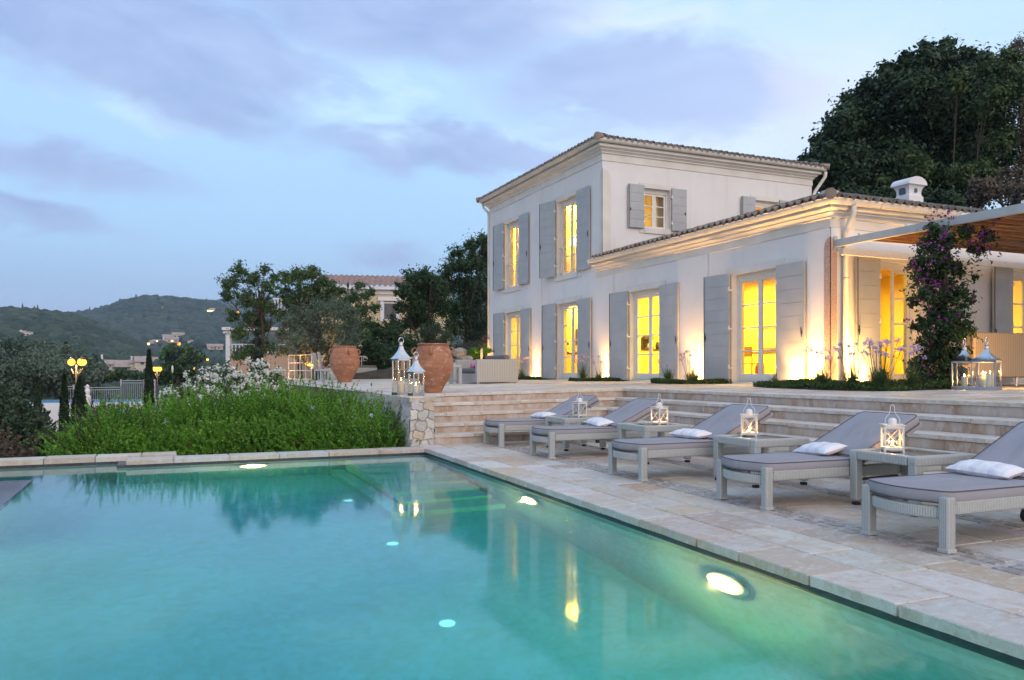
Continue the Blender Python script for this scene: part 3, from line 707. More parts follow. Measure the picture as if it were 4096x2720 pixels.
# rounded-top corner stone
cb=MB()
for sx in (0,1):
    pts=[(0,.8),(.17,.8),(.17,3.55),(.16,3.64),(.12,3.72),(.06,3.77),(0,3.78)]
    if sx==0: vs=[(FX-.032,11.79-.032+a,z) for a,z in pts]+[(FX-.02,11.79-.032+a,z) for a,z in pts]
    else: vs=[(FX-.032+a,11.79-.032,z) for a,z in pts]+[(FX-.032+a,11.79-.02,z) for a,z in pts]
    n=len(pts); cb.add(vs,[tuple(range(n)),tuple(range(2*n-1,n-1,-1))]+[(i,(i+1)%n,n+(i+1)%n,n+i) for i in range(n)])
tag(cb.build('corner_stone','pink_granite',villa,VO),'pinkish rough granite corner stone with a rounded top')
cb=MB()
pts=[(0,3.98),(.30,3.98),(.30,6.9),(.26,7.05),(.16,7.15),(0,7.2)]
vs=[(FX-.012,YM-.012+a*.5,z) for a,z in pts]+[(FX,YM-.012+a*.5,z) for a,z in pts]; n=len(pts); cb.add(vs,[tuple(range(n)),tuple(range(2*n-1,n-1,-1))]+[(i,(i+1)%n,n+(i+1)%n,n+i) for i in range(n)])
vs=[(FX-.012+a,YM-.012,z) for a,z in pts]+[(FX-.012+a,YM,z) for a,z in pts]; cb.add(vs,[tuple(range(n)),tuple(range(2*n-1,n-1,-1))]+[(i,(i+1)%n,n+(i+1)%n,n+i) for i in range(n)])
cb.build('corner_stone','plaster_trim',villa,VO)
# gutters (half round, on both eaves) and downpipes
def gutter(path,z,out):
    g=MB(); prof=[(out-.075+.075*math.cos(a),z-.075*math.sin(a)*1.25+.0) for a in np.linspace(0,PI,9)]
    prof=[(out+.02,z+.012),(out+.02,z)]+[(out-.075+.08*math.cos(a),z-.01-.10*math.sin(a)) for a in np.linspace(0,PI,9)]+[(out-.155,z+.012)]
    p0,p1=Vector(path[0]),Vector(path[1]); d=(p1-p0).normalized(); nrm=Vector((d.y,-d.x)); cen=Vector((16,25 if z>6 else 16))
    pp=path if (cen-p0).dot(nrm)<0 else path[::-1]
    ring(g,pp,prof); o=g.build('gutter','gutter_paint',villa,VO)
    for i in range(len(pp)-1):
        a=Vector(pp[i]); c=Vector(pp[i+1]); L=(c-a).length; dd=(c-a).normalized(); nn=Vector((dd.y,-dd.x)); k=1.0
        while k<L:
            q=a+dd*k; 
            prof2=[(out-.075+.088*math.cos(t),z-.01-.108*math.sin(t)) for t in np.linspace(-.1,PI,9)]
            for w in (0,):
                pts=[Vector((q.x+nn.x*o_,q.y+nn.y*o_,zz)) for o_,zz in prof2]; bb=MB(); bb.tube(pts,.006,5); bb.build('gutter_bracket','grey_metal',villa,VO)
            k+=1.55
gutter(mainpath,7.99,.36); gutter(wingpath,4.47,.34)
dp=MB(); dp.tube([(12.30,11.50,4.36),(12.30,11.50,4.22),(12.30,11.62,4.02),(12.30,11.70,3.88),(12.30,11.70,.87)],.052,14)
dp.tube([(12.30,11.70,2.95),(12.30,11.70,2.99)],.058,14)
dp.build('downpipe','gutter_paint',villa,VO,smooth=True)
dp=MB(); dp.tube([(20.45,20.30,7.86),(20.45,20.32,7.7),(20.25,20.55,7.25),(20.10,20.52,7.0),(19.85,20.52,6.4),(19.85,20.52,5.4)],.055,14)
dp.build('downpipe','gutter_paint',villa,VO,smooth=True)
dp=MB(); dp.tube([(11.8,29.75,7.88),(11.82,29.72,7.7),(11.95,29.56,7.5),(11.98,29.55,7.3),(11.98,29.55,.9)],.05,12)
dp.build('downpipe','gutter_paint',villa,VO,smooth=True)

# roofs: barrel tiles as relief
def roof_slope(eave0,eave1,up,pitch,run,left_hip,right_hip,name='roof',z0=0.,m='roof_tile',parent=None,off=None,per=.21,amp=.070,course=.34):
    """eave0->eave1 along the eave, up = horizontal unit vector up the slope"""
    e0=np.array(eave0,float); e1=np.array(eave1,float); L=np.linalg.norm(e1-e0); ax=(e1-e0)/L; up=np.array(up,float)
    nseg=6; na=int(L/per)*nseg; a=np.linspace(0,L,na+1)
    rows=[]; nc=int(run/course)+1
    for c in range(nc):
        s0=c*course; s1=min((c+1)*course,run)+.03; rows.append((s0,c)); rows.append((s1,c))
    V=[];Fc=[]
    slope=math.tan(pitch); w=len(a)
    ph=(a/per)%1.0
    wave=np.where(ph<.62,np.sin(ph/.62*PI),-.30*np.sin((ph-.62)/.38*PI))*amp
    for i,(s,c) in enumerate(rows):
        lift=.030 if i%2==0 else .0
        jx=.006*np.sin(a*3.1+c*1.7); z=z0+s*slope+wave+lift+.008*np.sin(c*5.3+np.floor(a/per)*2.4)
        P=np.stack([e0[0]+ax[0]*(a+jx)+up[0]*s,e0[1]+ax[1]*(a+jx)+up[1]*s,z],-1); V.append(P)
        if i%2==1:
            I=np.arange(w-1)
            mid=(a[:-1]+a[1:])/2; sm=(rows[i-1][0]+s)/2
            ok=np.ones(w-1,bool)
            if left_hip: ok&=mid>sm*1.0-.08
            if right_hip: ok&=(L-mid)>sm*1.0-.08
            q=np.stack([I+(i-1)*w,I+1+(i-1)*w,I+1+i*w,I+i*w],-1)[ok]; Fc.append(q)
            # front lip of each course
    V=np.concatenate(V); n0=len(V)
    # butt faces: drop front edges by tile thickness
    V2=[];F2=[];
    for c in range(nc):
        P=V[(2*c)*w:(2*c)*w+w]; Q=P.copy(); Q[:,2]-=.034; k=n0+len(V2)*w; V2.append(Q); I=np.arange(w-1); mid=(a[:-1]+a[1:])/2; ok=np.ones(w-1,bool)
        if left_hip: ok&=mid>c*course-.08
        if right_hip: ok&=(L-mid)>c*course-.08
        F2.append(np.stack([I+2*c*w,I+1+2*c*w,I+1+k,I+k],-1)[ok])
    V=np.concatenate([V]+V2); Fc=np.concatenate(Fc+F2)
    return npmesh(name,V,Fc,m,parent,off)
PIT=R(16.6)
OV=.40; mx0,mx1,my0,my1=FX-OV,XR+OV,YM-OV,YE+OV
mrun=(mx1-mx0)/2
roof_slope((mx0,my1),(mx0,my0),(1,0),PIT,mrun,True,True,'roof',7.98,parent=villa,off=VO)
roof_slope((mx0,my0),(mx1,my0),(0,1),PIT,mrun,True,True,'roof',7.98,parent=villa,off=VO)
roof_slope((mx1,my0),(mx1,my1),(-1,0),PIT,mrun,True,True,'roof',7.98,parent=villa,off=VO)
roof_slope((mx1,my1),(mx0,my1),(0,-1),PIT,mrun,True,True,'roof',7.98,parent=villa,off=VO)
wx0,wy0=FX-OV+.02,11.79-OV+.02
roof_slope((wx0,YM-.01),(wx0,wy0),(1,0),PIT,4.6,False,True,'roof',4.475,parent=villa,off=VO)
roof_slope((wx0,wy0),(XW+.3,wy0),(0,1),PIT,4.6,True,False,'roof',4.475,parent=villa,off=VO)
roof_slope((XW,wy0+9.2),(16.2,wy0+9.2),(0,-1),PIT,4.6,False,False,'roof',4.475,parent=villa,off=VO)
# solid under the roofs, so no light leaks
ub=MB(); ub.box(FX-.2,YM-.2,7.80,XR+.2,YE+.2,7.97); ub.box(FX-.2,11.6,4.30,XW,YM-.01,4.42); ub.build('soffit','plaster_trim',villa,VO)
def hip_tiles(p0,d,length,slope,m='roof_tile'):
    b=MB(); k=0.; d=Vector(d).normalized()
    while k<length:
        a=Vector((p0[0]+d.x*k,p0[1]+d.y*k,p0[2]+k*slope)); c=Vector((p0[0]+d.x*(k+.42),p0[1]+d.y*(k+.42),p0[2]+(k+.42)*slope))
        b.tube([a+Vector((0,0,.035)),c+Vector((0,0,.012))],[.11,.085],10); k+=.36
    return b.build('ridge_tile',m,villa,VO)
sl_=math.tan(PIT)/math.sqrt(2)
hip_tiles((mx0,my0,7.975),(1,1),mrun*1.41,sl_); hip_tiles((mx0,my1,7.975),(1,-1),mrun*1.41,sl_); hip_tiles((mx1,my0,7.975),(-1,1),mrun*1.41,sl_); hip_tiles((wx0,wy0,4.49),(1,1),6.4,sl_)
def lump(name,c,r,sc,m,parent,off,seed=1,n=24):
    b=MB(); b.sphere((0,0,0),1,n,n//2); rr=np.random.default_rng(seed); ph=rr.uniform(0,6,9)
    vs=[]
    for v in b.v:
        x,y,z=v; k=1+.13*math.sin(3*x+ph[0])*math.cos(3*y+ph[1])+.08*math.sin(7*z+5*x+ph[2])+.05*math.sin(11*y+ph[3]+6*x)+.04*math.sin(17*x+ph[4])*math.sin(15*z+ph[5])
        vs.append((c[0]+x*k*r*sc[0],c[1]+y*k*r*sc[1],c[2]+z*k*r*sc[2]))
    b.v=vs; return b.build(name,m,parent,off,smooth=True)
lump('ridge_cap',(mx0+.16,my0+.18,8.02),.13,(1.3,1.0,.7),'rock',villa,VO,3)
lump('ridge_cap',(wx0+.22,wy0+.22,4.545),.17,(1.3,1.0,.62),'rock',villa,VO,4)
# chimney with curved cap
def chimney():
    t=MB(); cx,cyy,z0=16.2,13.5,4.56
    prof=[]; hw=.44; hd=.36
    rows=[(0,.235,.205),(.70,.235,.205),(.71,.21,.185),(.76,.20,.175),(.82,.20,.175),(.88,.215,.19),(.93,.245,.21),(.96,.27,.23)]
    vs=[];fs=[]
    for z,a,b_ in rows: vs+=[(cx-a,cyy-b_,z0+z),(cx+a,cyy-b_,z0+z),(cx+a,cyy+b_,z0+z),(cx-a,cyy+b_,z0+z)]
    for i in range(len(rows)-1):
        for k in range(4): fs.append((i*4+k,i*4+(k+1)%4,(i+1)*4+(k+1)%4,(i+1)*4+k))
    t.add(vs,fs); ch=t.build('chimney','white_wall',villa,VO)
    c=MB(); n=16; pts=[(cx+.30*math.cos(a),z0+.96+.19*math.sin(a)) for a in np.linspace(0,PI,n)]
    c.add([(x,cyy-.26,z) for x,z in pts]+[(x,cyy+.26,z) for x,z in pts],[tuple(range(n)),tuple(range(2*n-1,n-1,-1))]+[(i,i+1,n+i+1,n+i) for i in range(n-1)]+[(0,n,2*n-1,n-1)])
    o=c.build('chimney_cap','white_wall',None,VO); o.parent=ch
    d=MB(); d.box(cx-.035,cyy-.20,z0+.79,cx+.045,cyy-.16,z0+.88)
    o=d.build('smoke_vent','window_dark',None,VO); o.parent=ch
    d=MB(); d.box(cx-.23,cyy-.08,z0+.76,cx-.185,cyy+.08,z0+.91); o=d.build('smoke_vent','window_dark',None,VO); o.parent=ch
chimney()

# ---- doors, windows, shutters in a local frame: outward is -Y, width along X
def shell(name,parent,loc,rz): 
    pass
def leaf_frame(w,h,cols,rows,fr=.062,bar=.032,th=.05,kick=.0,bot=.17):
    """frame mesh + pane mesh of one leaf, local origin bottom left"""
    b=MB(); g=MB()
    b.box(0,0,0,fr,th,h); b.box(w-fr,0,0,w,th,h); b.box(fr+.0005,0.001,0,w-fr-.0005,th-.001,bot); b.box(fr+.0005,.001,h-fr,w-fr-.0005,th-.001,h)
    iw=w-2*fr; ih=h-bot-fr
    for c in range(1,cols): x=fr+iw*c/cols; b.box(x-bar/2,.008,bot,x+bar/2,th-.008,h-fr)
    for r in range(1,rows): z=bot+ih*r/rows; b.box(fr,.006,z-bar/2,w-fr,th-.006,z+bar/2)
    g.box(fr,.02,bot,w-fr,.026,h-fr)
    return b,g
def place(bs,M):
    for b in bs: b.v=[tuple(M@Vector(v)) for v in b.v]
def opening(kind,c,axis,a0,a1,z0,z1,leafspec,open_in=(0,0),parentname='french_door',surround=.20,rec=.12):
    """kind of opening; axis 'x' -> facade x=c facing -X, coordinate a is y (photo left = larger y). axis 'y' -> facade y=c facing -Y"""
    w=a1-a0
    if axis=='x': M=Matrix.Translation((c,a1,0))@Matrix.Rotation(R(-90),4,'Z')
    else: M=Matrix.Translation((a0,c,0))
    # local: x from 0..w (left to right as seen), y inward, z
    d=MB(); fr=.055
    d.box(0,rec,z0,fr,rec+.09,z1); d.box(w-fr,rec,z0,w,rec+.09,z1); d.box(fr,rec+.002,z1-fr,w-fr,rec+.088,z1)
    d.box(fr,rec+.012,z1-fr-.07,w-fr,rec+.05,z1-fr)      # roller box rail
    if kind=='door': d.box(-.0,-.02,z0-.05,w,rec+.12,z0)
    place([d],M); D=d.build(parentname,'frame_paint',villa,VO)
    n=leafspec[0]; iw=(w-2*fr)/n; h=z1-fr-.07-z0-.01
    if kind!='door': pass
    for i in range(n):
        b,g=leaf_frame(iw-.004,h,leafspec[1],leafspec[2],bot=.19 if kind=='door' else .085)
        ang=open_in[i] if i<len(open_in) else 0
        if ang: 
            hinge=Vector((fr,rec+.03,z0)) if i==0 else Vector((w-fr,rec+.03,z0))
            L_=Matrix.Translation(hinge)@Matrix.Rotation(R(ang),4,'Z')@(Matrix.Identity(4) if i==0 else Matrix.Translation((-(iw-.004),0,0)))
        else: L_=Matrix.Translation((fr+i*iw+.002,rec+.03,z0+.004))
        place([b,g],M@L_)
        q=b.build('leaf','frame_paint',None,VO,bevel=.006,seg=1); q.parent=D
        q=g.build('pane','glass',None,VO); q.parent=D
    # raised surround
    s=MB(); o=-.022; e=surround
    s.box(-e,o,z0 if kind=='door' else z0-.16,0,.002,z1+e*.85); s.box(w,o,z0 if kind=='door' else z0-.16,w+e,.002,z1+e*.85); s.box(0,o+.001,z1,w,.002,z1+e*.85)
    if kind!='door': s.box(0,o-.02,z0-.16,w,.002,z0)
    place([s],M); s.build('window_surround' if kind!='door' else 'door_surround','plaster_trim',villa,VO)
    return D,M,w
def shutter(M,w,z0,z1,side,width,s0=.055,s1=.06,planks=None,latch=True):
    """side -1: hinged at x=0 going left; +1: hinged at x=w going right. s0/s1 stand-off at hinge / at free end"""
    b=MB(); h=z1-z0; n=planks or max(4,int(round(h/.27))); ang=math.atan2(s1-s0,width)
    if side>0: L_=Matrix.Translation((w+.03,-s0,z0))@Matrix.Rotation(-ang,4,'Z')
    else: L_=Matrix.Translation((-.03,-s0,z0))@Matrix.Rotation(ang,4,'Z')@Matrix.Translation((-width,0,0))
    b.box(.002,-.034,0.002,width-.002,-.006,h-.002)
    for i in range(n):
        za=h*i/n; zb=h*(i+1)/n; b.box(0,-.042,za+.004,width,-.030,zb-.004)
    b.box(0,-.0295,0,.05,.0,h); b.box(width-.05,-.0295,0,width,.0,h); b.box(.05,-.0295,h-.05,width-.05,.0,h); b.box(.05,-.0295,0,width-.05,0,.05)
    place([b],M@L_); sh=b.build('shutter','shutter_paint',villa,VO)
    k=MB(); fx_=width-.06 if side>0 else .06
    if latch:
        k.tube([(fx_,-.05,h*.38),(fx_+.004,-.06,h*.42),(fx_-.012,-.055,h*.46)],.009,6); k.box(fx_-.016,-.06,h*.40,fx_+.016,-.042,h*.43)
        if side<0: k.tube([(.02,-.05,.02),(.02,-.05,h-.02)],.007,6)
    place([k],M@L_); q=k.build('latch','iron',None,VO); q.parent=sh
    hx=w+.03 if side>0 else -.03
    for f in ((.14,.5,.86) if h>1.6 else (.18,.8)):
        g=MB(); g.box(hx-.035,-s0-.045,z0+h*f-.045,hx+.035,.002,z0+h*f-.015); g.box(hx-.012,-s0-.05,z0+h*f-.05,hx+.012,-s0-.02,z0+h*f+.045)
        place([g],M); q=g.build('hinge','white_metal',None,VO); q.parent=sh
def fit(axisray,true_hinge,app_free,width,sgn,c):
    """stand-off that puts the free end where the photograph shows it"""
    tf=true_hinge+sgn*width; 
    if abs(app_free-tf)<1e-6: return .05
    a=tf/c   # apparent y = y*c/(c-e)
    e=c-tf*c/app_free
    return max(.03,min(.30,e))
for (a0,a1,z0,z1),(lf,rf),nm in ((DOORS[0],(15.74,12.38),'wing'),(DOORS[1],(20.17,16.71),'wing'),(DOORS[2],(24.65,21.18),'main'),(DOORS[3],(29.02,25.57),'main')):
    D,M,w=opening('door',FX,'x',a0,a1,z0,z1,(2,1,4),parentname='french_door')
    shutter(M,w,z0+.01,z1+.03,-1,.80,.05,fit(0,a1+.03,lf,.80,1,FX)); shutter(M,w,z0+.01,z1+.03,1,.80,.05,.04)
for (a0,a1,z0,z1),(lf,rf) in ((UPPER[0],(24.89,21.25)),(UPPER[1],(29.05,25.88))):
    D,M,w=opening('win',FX,'x',a0,a1,z0,z1,(2,1,4),parentname='tall_window')
    shutter(M,w,z0+.01,z1+.07,-1,.80,.05,fit(0,a1+.03,lf,.80,1,FX)); shutter(M,w,z0+.01,z1+.07,1,.80,.05,.04)
    r=MB(); 
    for z in (z0+.10,z0+.86,z0+.93): r.tube([(.0,.06,z),(w,.06,z)],.010 if z<z0+.9 else .014,6)
    nb=11
    for i in range(nb): x=w*(i+.5)/nb; r.tube([(x,.06,z0+.10),(x,.06,z0+.86)],.008,6)
    place([r],M); r.build('railing','frame_paint',villa,VO)
for (a0,a1,z0,z1) in MWIN:
    D,M,w=opening('win',YM,'y',a0,a1,z0,z1,(2,1,3),parentname='small_window',surround=.17)
    shutter(M,w,z0-.03,z1+.06,-1,.56,.05,.06,5); shutter(M,w,z0-.03,z1+.06,1,.54,.05,.05,5)
(a0,a1,z0,z1)=RDOORS[0]
D,M,w=opening('door',11.79,'y',a0,a1,z0,z1,(2,1,4),open_in=(88,0))
shutter(M,w,z0+.01,z1+.05,-1,.66,.05,.07)
(a0,a1,z0,z1)=RDOORS[1]
D,M,w=opening('door',11.79,'y',a0,a1,z0,z1,(2,1,4)); shutter(M,w,z0+.01,z1+.04,-1,.66,.05,.07); shutter(M,w,z0+.01,z1+.04,1,.66,.05,.05)

# ---- rooms behind the glass: real interiors lit by ceiling lamps
def room(x0,y0,z0,x1,y1,z1,sides):
    b=MB()
    def q(a,c,d,e): b.add([a,c,d,e],[(0,1,2,3)])
    if 'e' in sides: b.box(x1-.05,y0,z0,x1,y1,z1)
    if 'n' in sides: b.box(x0,y1-.05,z0,x1-.051,y1,z1)
    if 's' in sides: b.box(x0,y0,z0,x1-.051,y0+.05,z1)
    b.box(x0,y0+.051,z1-.05,x1-.051,y1-.051,z1)
    b.build('room_wall','interior_wall',villa,VO)
    f=MB(); f.box(x0-.0,y0+.052,z0+.0,x1-.052,y1-.052,z0+.03); f.build('room_floor','interior_floor',villa,VO)
WI=FX+.345
room(WI,12.14,BY-.02,19.5,20.4,3.95,'en')
room(WI,20.45,BY-.02,16.5,YE-.36,3.95,'ens')
room(WI,24.9,4.15,16.5,YE-.36,7.3,'ens')
room(WI,YM+.345,4.15,16.0,24.85,7.3,'en')
room(16.4,YM+.345,4.15,19.8,24.85,7.3,'en')
RM=(1.,.62,.045)
for p,e,sz in (((14.2,14.5,3.7),150,1.2),((14.2,18.4,3.7),150,1.2),((17.3,15.,3.7),110,1.2),((14.3,22.8,3.7),130,1.0),((14.3,27.2,3.7),120,1.0),((13.4,24.3,7.0),120,.9),((13.3,28.3,7.0),150,1.),((18.2,22.3,7.0),110,.8)):
    light('AREA','ceiling_lamp',Vector(p)-VO,e*3.0,RM if p[2]<5 else (1.,.64,.06),sz,villa,(0,0,-1))
# partitions so that the doors show different depths
pw=MB(); pw.box(15.6,12.2,BY,15.7,13.0,3.9); pw.box(15.9,16.9,BY,16.0,20.3,3.9); pw.box(14.6,25.0,BY,14.7,28.8,3.9); pw.box(14.1,21.,4.2,14.2,22.2,7.2); pw.build('partition','interior_wall',villa,VO)

def simple(name,label,cat,m,loc,build,group=None,bevel=.0,smooth=False,rz=0):
    b=MB(); build(b); o=b.build(name,m,None,None,bevel=bevel,smooth=smooth); o.location=loc; o.rotation_euler[2]=rz; tag(o,label,cat,group); return o
# kitchen counter seen through the second and third doors
def counter(b):
    b.box(0,0,0,.6,3.0,.86)
def kitchen(loc,L,lab,k):
    c=thing('kitchen_counter','kitchen counter with dark worktop '+lab,'counter',loc)
    b=MB(); b.box(0,0,0,L,.58,.88); b.build('cabinet','interior_wall',c)
    b=MB(); b.box(-.02,-.03,.882,L+.02,.6,.925); b.build('worktop','dark_item',c)
    for i in range(3):
        b=MB(); b.box(.02+i*L/3,-.018,.08,(i+1)*L/3-.02,-.002,.84); b.build('door','interior_wall',c)
def machine(loc,label):
    t=thing('coffee_machine',label,'coffee machine',loc,0,'coffee machines behind the glass doors')
    b=MB(); b.box(0,0,0,.30,.30,.05); b.box(.0,.16,.05,.30,.30,.34); b.box(0,.0,.28,.30,.16,.38); b.tube([(.15,.06,.28),(.15,.06,.2)],.02,8); b.build('body','dark_item',t,bevel=.01)
    b=MB(); b.lathe([(.035,0),(.04,.09),(.035,.10)],12,(.15,.07,.055)); b.build('cup','white_metal',t)
kitchen((12.7,19.75,BY+.02),2.6,'seen through the second french door of the wing',1)
kitchen((12.75,25.2,BY+.02),1.9,'seen through the ground floor door of the taller block',2)
machine((13.0,19.85,BY+.95),'small dark coffee machine on the counter behind the wing door')
machine((13.05,25.3,BY+.95),'small dark coffee machine behind the ground floor door of the taller block')
def small_item(name,label,cat,loc,prof,m,grp=None):
    b=MB(); b.lathe(prof,14); o=b.build(name,m,smooth=True); o.location=loc; tag(o,label,cat,grp)
small_item('jar','dark jar on the counter behind the wing door','jar',(13.5,19.95,BY+.946),[(.06,0),(.07,.1),(.05,.18),(.03,.22)],'dark_item')
small_item('bowl','white bowl on the counter behind the wing door','bowl',(13.85,19.95,BY+.946),[(.05,0),(.12,.07),(.13,.09)],'white_metal')
small_item('bottle','tall dark bottle on the counter behind the taller block door','bottle',(13.55,25.4,BY+.946),[(.035,0),(.037,.2),(.012,.27),(.012,.32)],'dark_item')
# wall cabinets, pictures
for (x,y,w_,z,h,l) in ((13.9,20.05,1.3,2.15,.7,'wood framed wall cupboard over the counter of the wing kitchen'),(13.9,25.55,.9,2.1,.6,'wood framed wall cupboard in the kitchen of the taller block')):
    t=thing('wall_cupboard',l,'cupboard',(x,y,z)); b=MB(); b.box(0,0,0,w_,.3,h); b.build('carcass','wood_warm',t)
    for i in (0,1): b=MB(); b.box(.03+i*w_/2,-.02,.03,(i+1)*w_/2-.03,-.002,h-.03); b.build('door','interior_wall',t)
for (x0,y0,z0,dx,dz,l) in ((15.86,17.3,1.75,.9,.65,'framed picture on the partition behind the near french door'),(14.57,26.6,1.8,.7,.5,'framed picture on the partition behind the leftmost ground floor door')):
    t=thing('picture_frame',l,'picture',(x0,y0,z0)); b=MB(); b.box(0,0,0,.035,dx,dz); b.build('frame','wood_warm',t); b=MB(); b.box(-.006,.07,.07,-.001,dx-.07,dz-.07); b.build('canvas','pale_wall',t)
emis('lampshade_glow',(1,.72,.30),7)
for (x,y,z,l) in ((13.5,16.9,BY+.02,'lit floor lamp behind the near french door'),(13.2,27.4,BY+.02,'lit floor lamp behind the leftmost ground floor door'),(13.1,24.4,4.17,'lit floor lamp in the upstairs room with the railing, right'),(13.2,28.6,4.17,'lit floor lamp in the upstairs room at the far left')):
    t=thing('floor_lamp',l,'lamp',(x,y,z)); b=MB(); b.lathe([(.14,0),(.14,.02),(.015,.03),(.012,1.35)],14); b.build('stand','dark_item',t)
    b=MB(); b.lathe([(.20,1.35),(.13,1.65)],20); b.build('lamp_shade','lampshade_glow',t,smooth=True)
# curtains
mat('curtain_cloth',(.78,.74,.66),.9,(.70,.66,.58),3,4)
def curtain(axis,c,a0,a1,z0,z1,label):
    b=MB(); n=36; vs=[]
    for i in range(n+1):
        a=a0+(a1-a0)*i/n; w_=.035*math.sin(i*1.05)+.012*math.sin(i*2.7)
        for z in (z0,(z0+z1)/2,z1): vs.append((c+w_*(1.3 if z<z1 else .7),a,z) if axis=='x' else (a,c+w_,z))
    b.add(vs,[(i*3+k,i*3+k+1,(i+1)*3+k+1,(i+1)*3+k) for i in range(n) for k in (0,1)]); o=b.build('curtain','curtain_cloth',smooth=True); tag(o,label,'curtain','pale curtains behind the windows')
curtain('y',21.15,13.4,13.62,5.4,6.7,'curtain at the left of the small upstairs window'); curtain('y',21.15,14.2,14.5,5.4,6.7,'curtain at the right of the small upstairs window')
# dining chairs and table by the near door, extinguisher
t=thing('dining_table','pale table seen through the near french door','table',(13.5,14.95,BY+.02))
b=MB(); b.box(0,0,.72,1.0,1.7,.75); b.build('tabletop','white_metal',t)
for x,y in ((.06,.06),(.94,.06),(.06,1.64),(.94,1.64)):
    b=MB(); b.tube([(x,y,0),(x,y,.72)],.022,8); b.build('leg','steel',t)
def ichair(loc,rz,label):
    t=thing('chair',label,'chair',loc,rz,'dining chairs behind the near door')
    b=MB(); b.box(-.22,-.22,.44,.22,.22,.46); b.build('seat','wood_warm',t,bevel=.008)
    b=MB(); b.box(-.22,.20,.62,.22,.225,.86); b.build('backrest','wood_warm',t,bevel=.008)
    for x in (-.2,.2):
        for y in (-.2,.2):
            b=MB(); b.tube([(x,y,0),(x,y,.44 if y<0 else .86)],.012,6); b.build('leg','steel_dull',t)
ichair((13.1,15.35,BY+.02),R(95),'thin legged chair on the left behind the near french door'); ichair((13.65,14.65,BY+.02),R(-175),'thin legged chair on the right behind the near french door')
t=thing('fire_extinguisher','red fire extinguisher on the floor behind the near french door','extinguisher',(12.95,14.95,BY+.02))
b=MB(); b.lathe([(.07,0),(.075,.02),(.075,.34),(.05,.41),(.02,.44)],20); b.build('cylinder','red_paint',t,smooth=True)
b=MB(); b.box(-.015,-.06,.45,.015,.03,.47); b.tube([(0,.03,.46),(.04,.09,.36),(.05,.09,.12)],.010,6); b.build('hose','dark_item',t)
# shelf unit behind the open door of the right facade
t=thing('glass_cabinet','lit display cabinet with shelves behind the open door beside the bougainvillea','cabinet',(13.55,13.4,BY+.02))
b=MB(); b.box(0,0,0,.05,.4,2.3); b.box(.85,0,0,.9,.4,2.3); b.box(.051,.35,0,.849,.4,2.3); b.build('carcass','wood_warm',t)
b=MB()
for z in (.02,.5,.95,1.4,1.85,2.25): b.box(.052,.01,z,.848,.34,z+.03)
b.build('shelf','interior_wall',t)
for i,(x,z,r,h) in enumerate(((.25,.53,.05,.2),(.5,.53,.07,.14),(.3,.98,.06,.16),(.62,.98,.04,.25),(.4,1.43,.09,.1),(.7,1.43,.05,.22))):
    b=MB(); b.lathe([(r*.6,0),(r,h*.4),(r*.5,h*.8),(r*.6,h)],14,(x,.17,z)); o=b.build('vase','terracotta' if i%2 else 'white_metal'); o.location=(13.55,13.4,BY+.02); tag(o,'small '+('terracotta' if i%2 else 'white')+' vase on a cabinet shelf behind the open door','vase','vases on the lit cabinet shelves')

# ================================================================== PERGOLA
pg=thing('pergola','grey steel pergola with reed matting roof, fixed to the right wall of the villa','pergola',(12.1,9.35,.86))
PO=(12.1,9.35,.86)
b=MB(); b.box(12.05,4.2,3.58,12.13,11.74,3.72); b.box(11.99+.062,11.745,3.50,12.15,11.76,3.80)
b.build('beam','grey_metal',pg,PO,bevel=.004)
b=MB(); b.box(19.9,4.2,3.58,19.98,11.74,3.72); b.box(12.14,4.2,3.59,19.89,4.28,3.71); b.box(12.14,11.60,3.42,19.89,11.68,3.55); b.build('beam','white_metal',pg,PO,bevel=.004)
for i in range(7):
    b=MB(); y=4.9+i*1.05; b.box(12.14,y,3.735,19.89,y+.05,3.78); b.build('rafter','white_metal',pg,PO)
b=MB(); r_=random.Random(3)
for k in range(420):
    y=4.3+7.05*k/420; x0=12.14+r_.uniform(0,.25); x1=19.8; b.tube([(x0,y+r_.uniform(-.01,.01),3.675+r_.uniform(0,.012)),(16+r_.uniform(-1,1),y+r_.uniform(-.02,.02),3.70+r_.uniform(-.012,.03)),(x1,y+r_.uniform(-.01,.01),3.69+r_.uniform(-.01,.02))],r_.uniform(.007,.011),4,False)
b.build('reed_mat','reed',pg,PO)
b=MB(); b.box(12.06,9.30,.84,12.15,9.39,3.58); b.build('post','grey_metal',pg,PO,bevel=.006)
b=MB(); b.box(12.06,4.3,.84,12.15,4.39,3.58); b.build('post','grey_metal',pg,PO,bevel=.006)
b=MB(); b.lathe([(.075,0),(.08,.10),(.02,.13)],18,(12.5,9.9,3.42)); b.build('spot_lamp','white_metal',pg,PO,smooth=True)

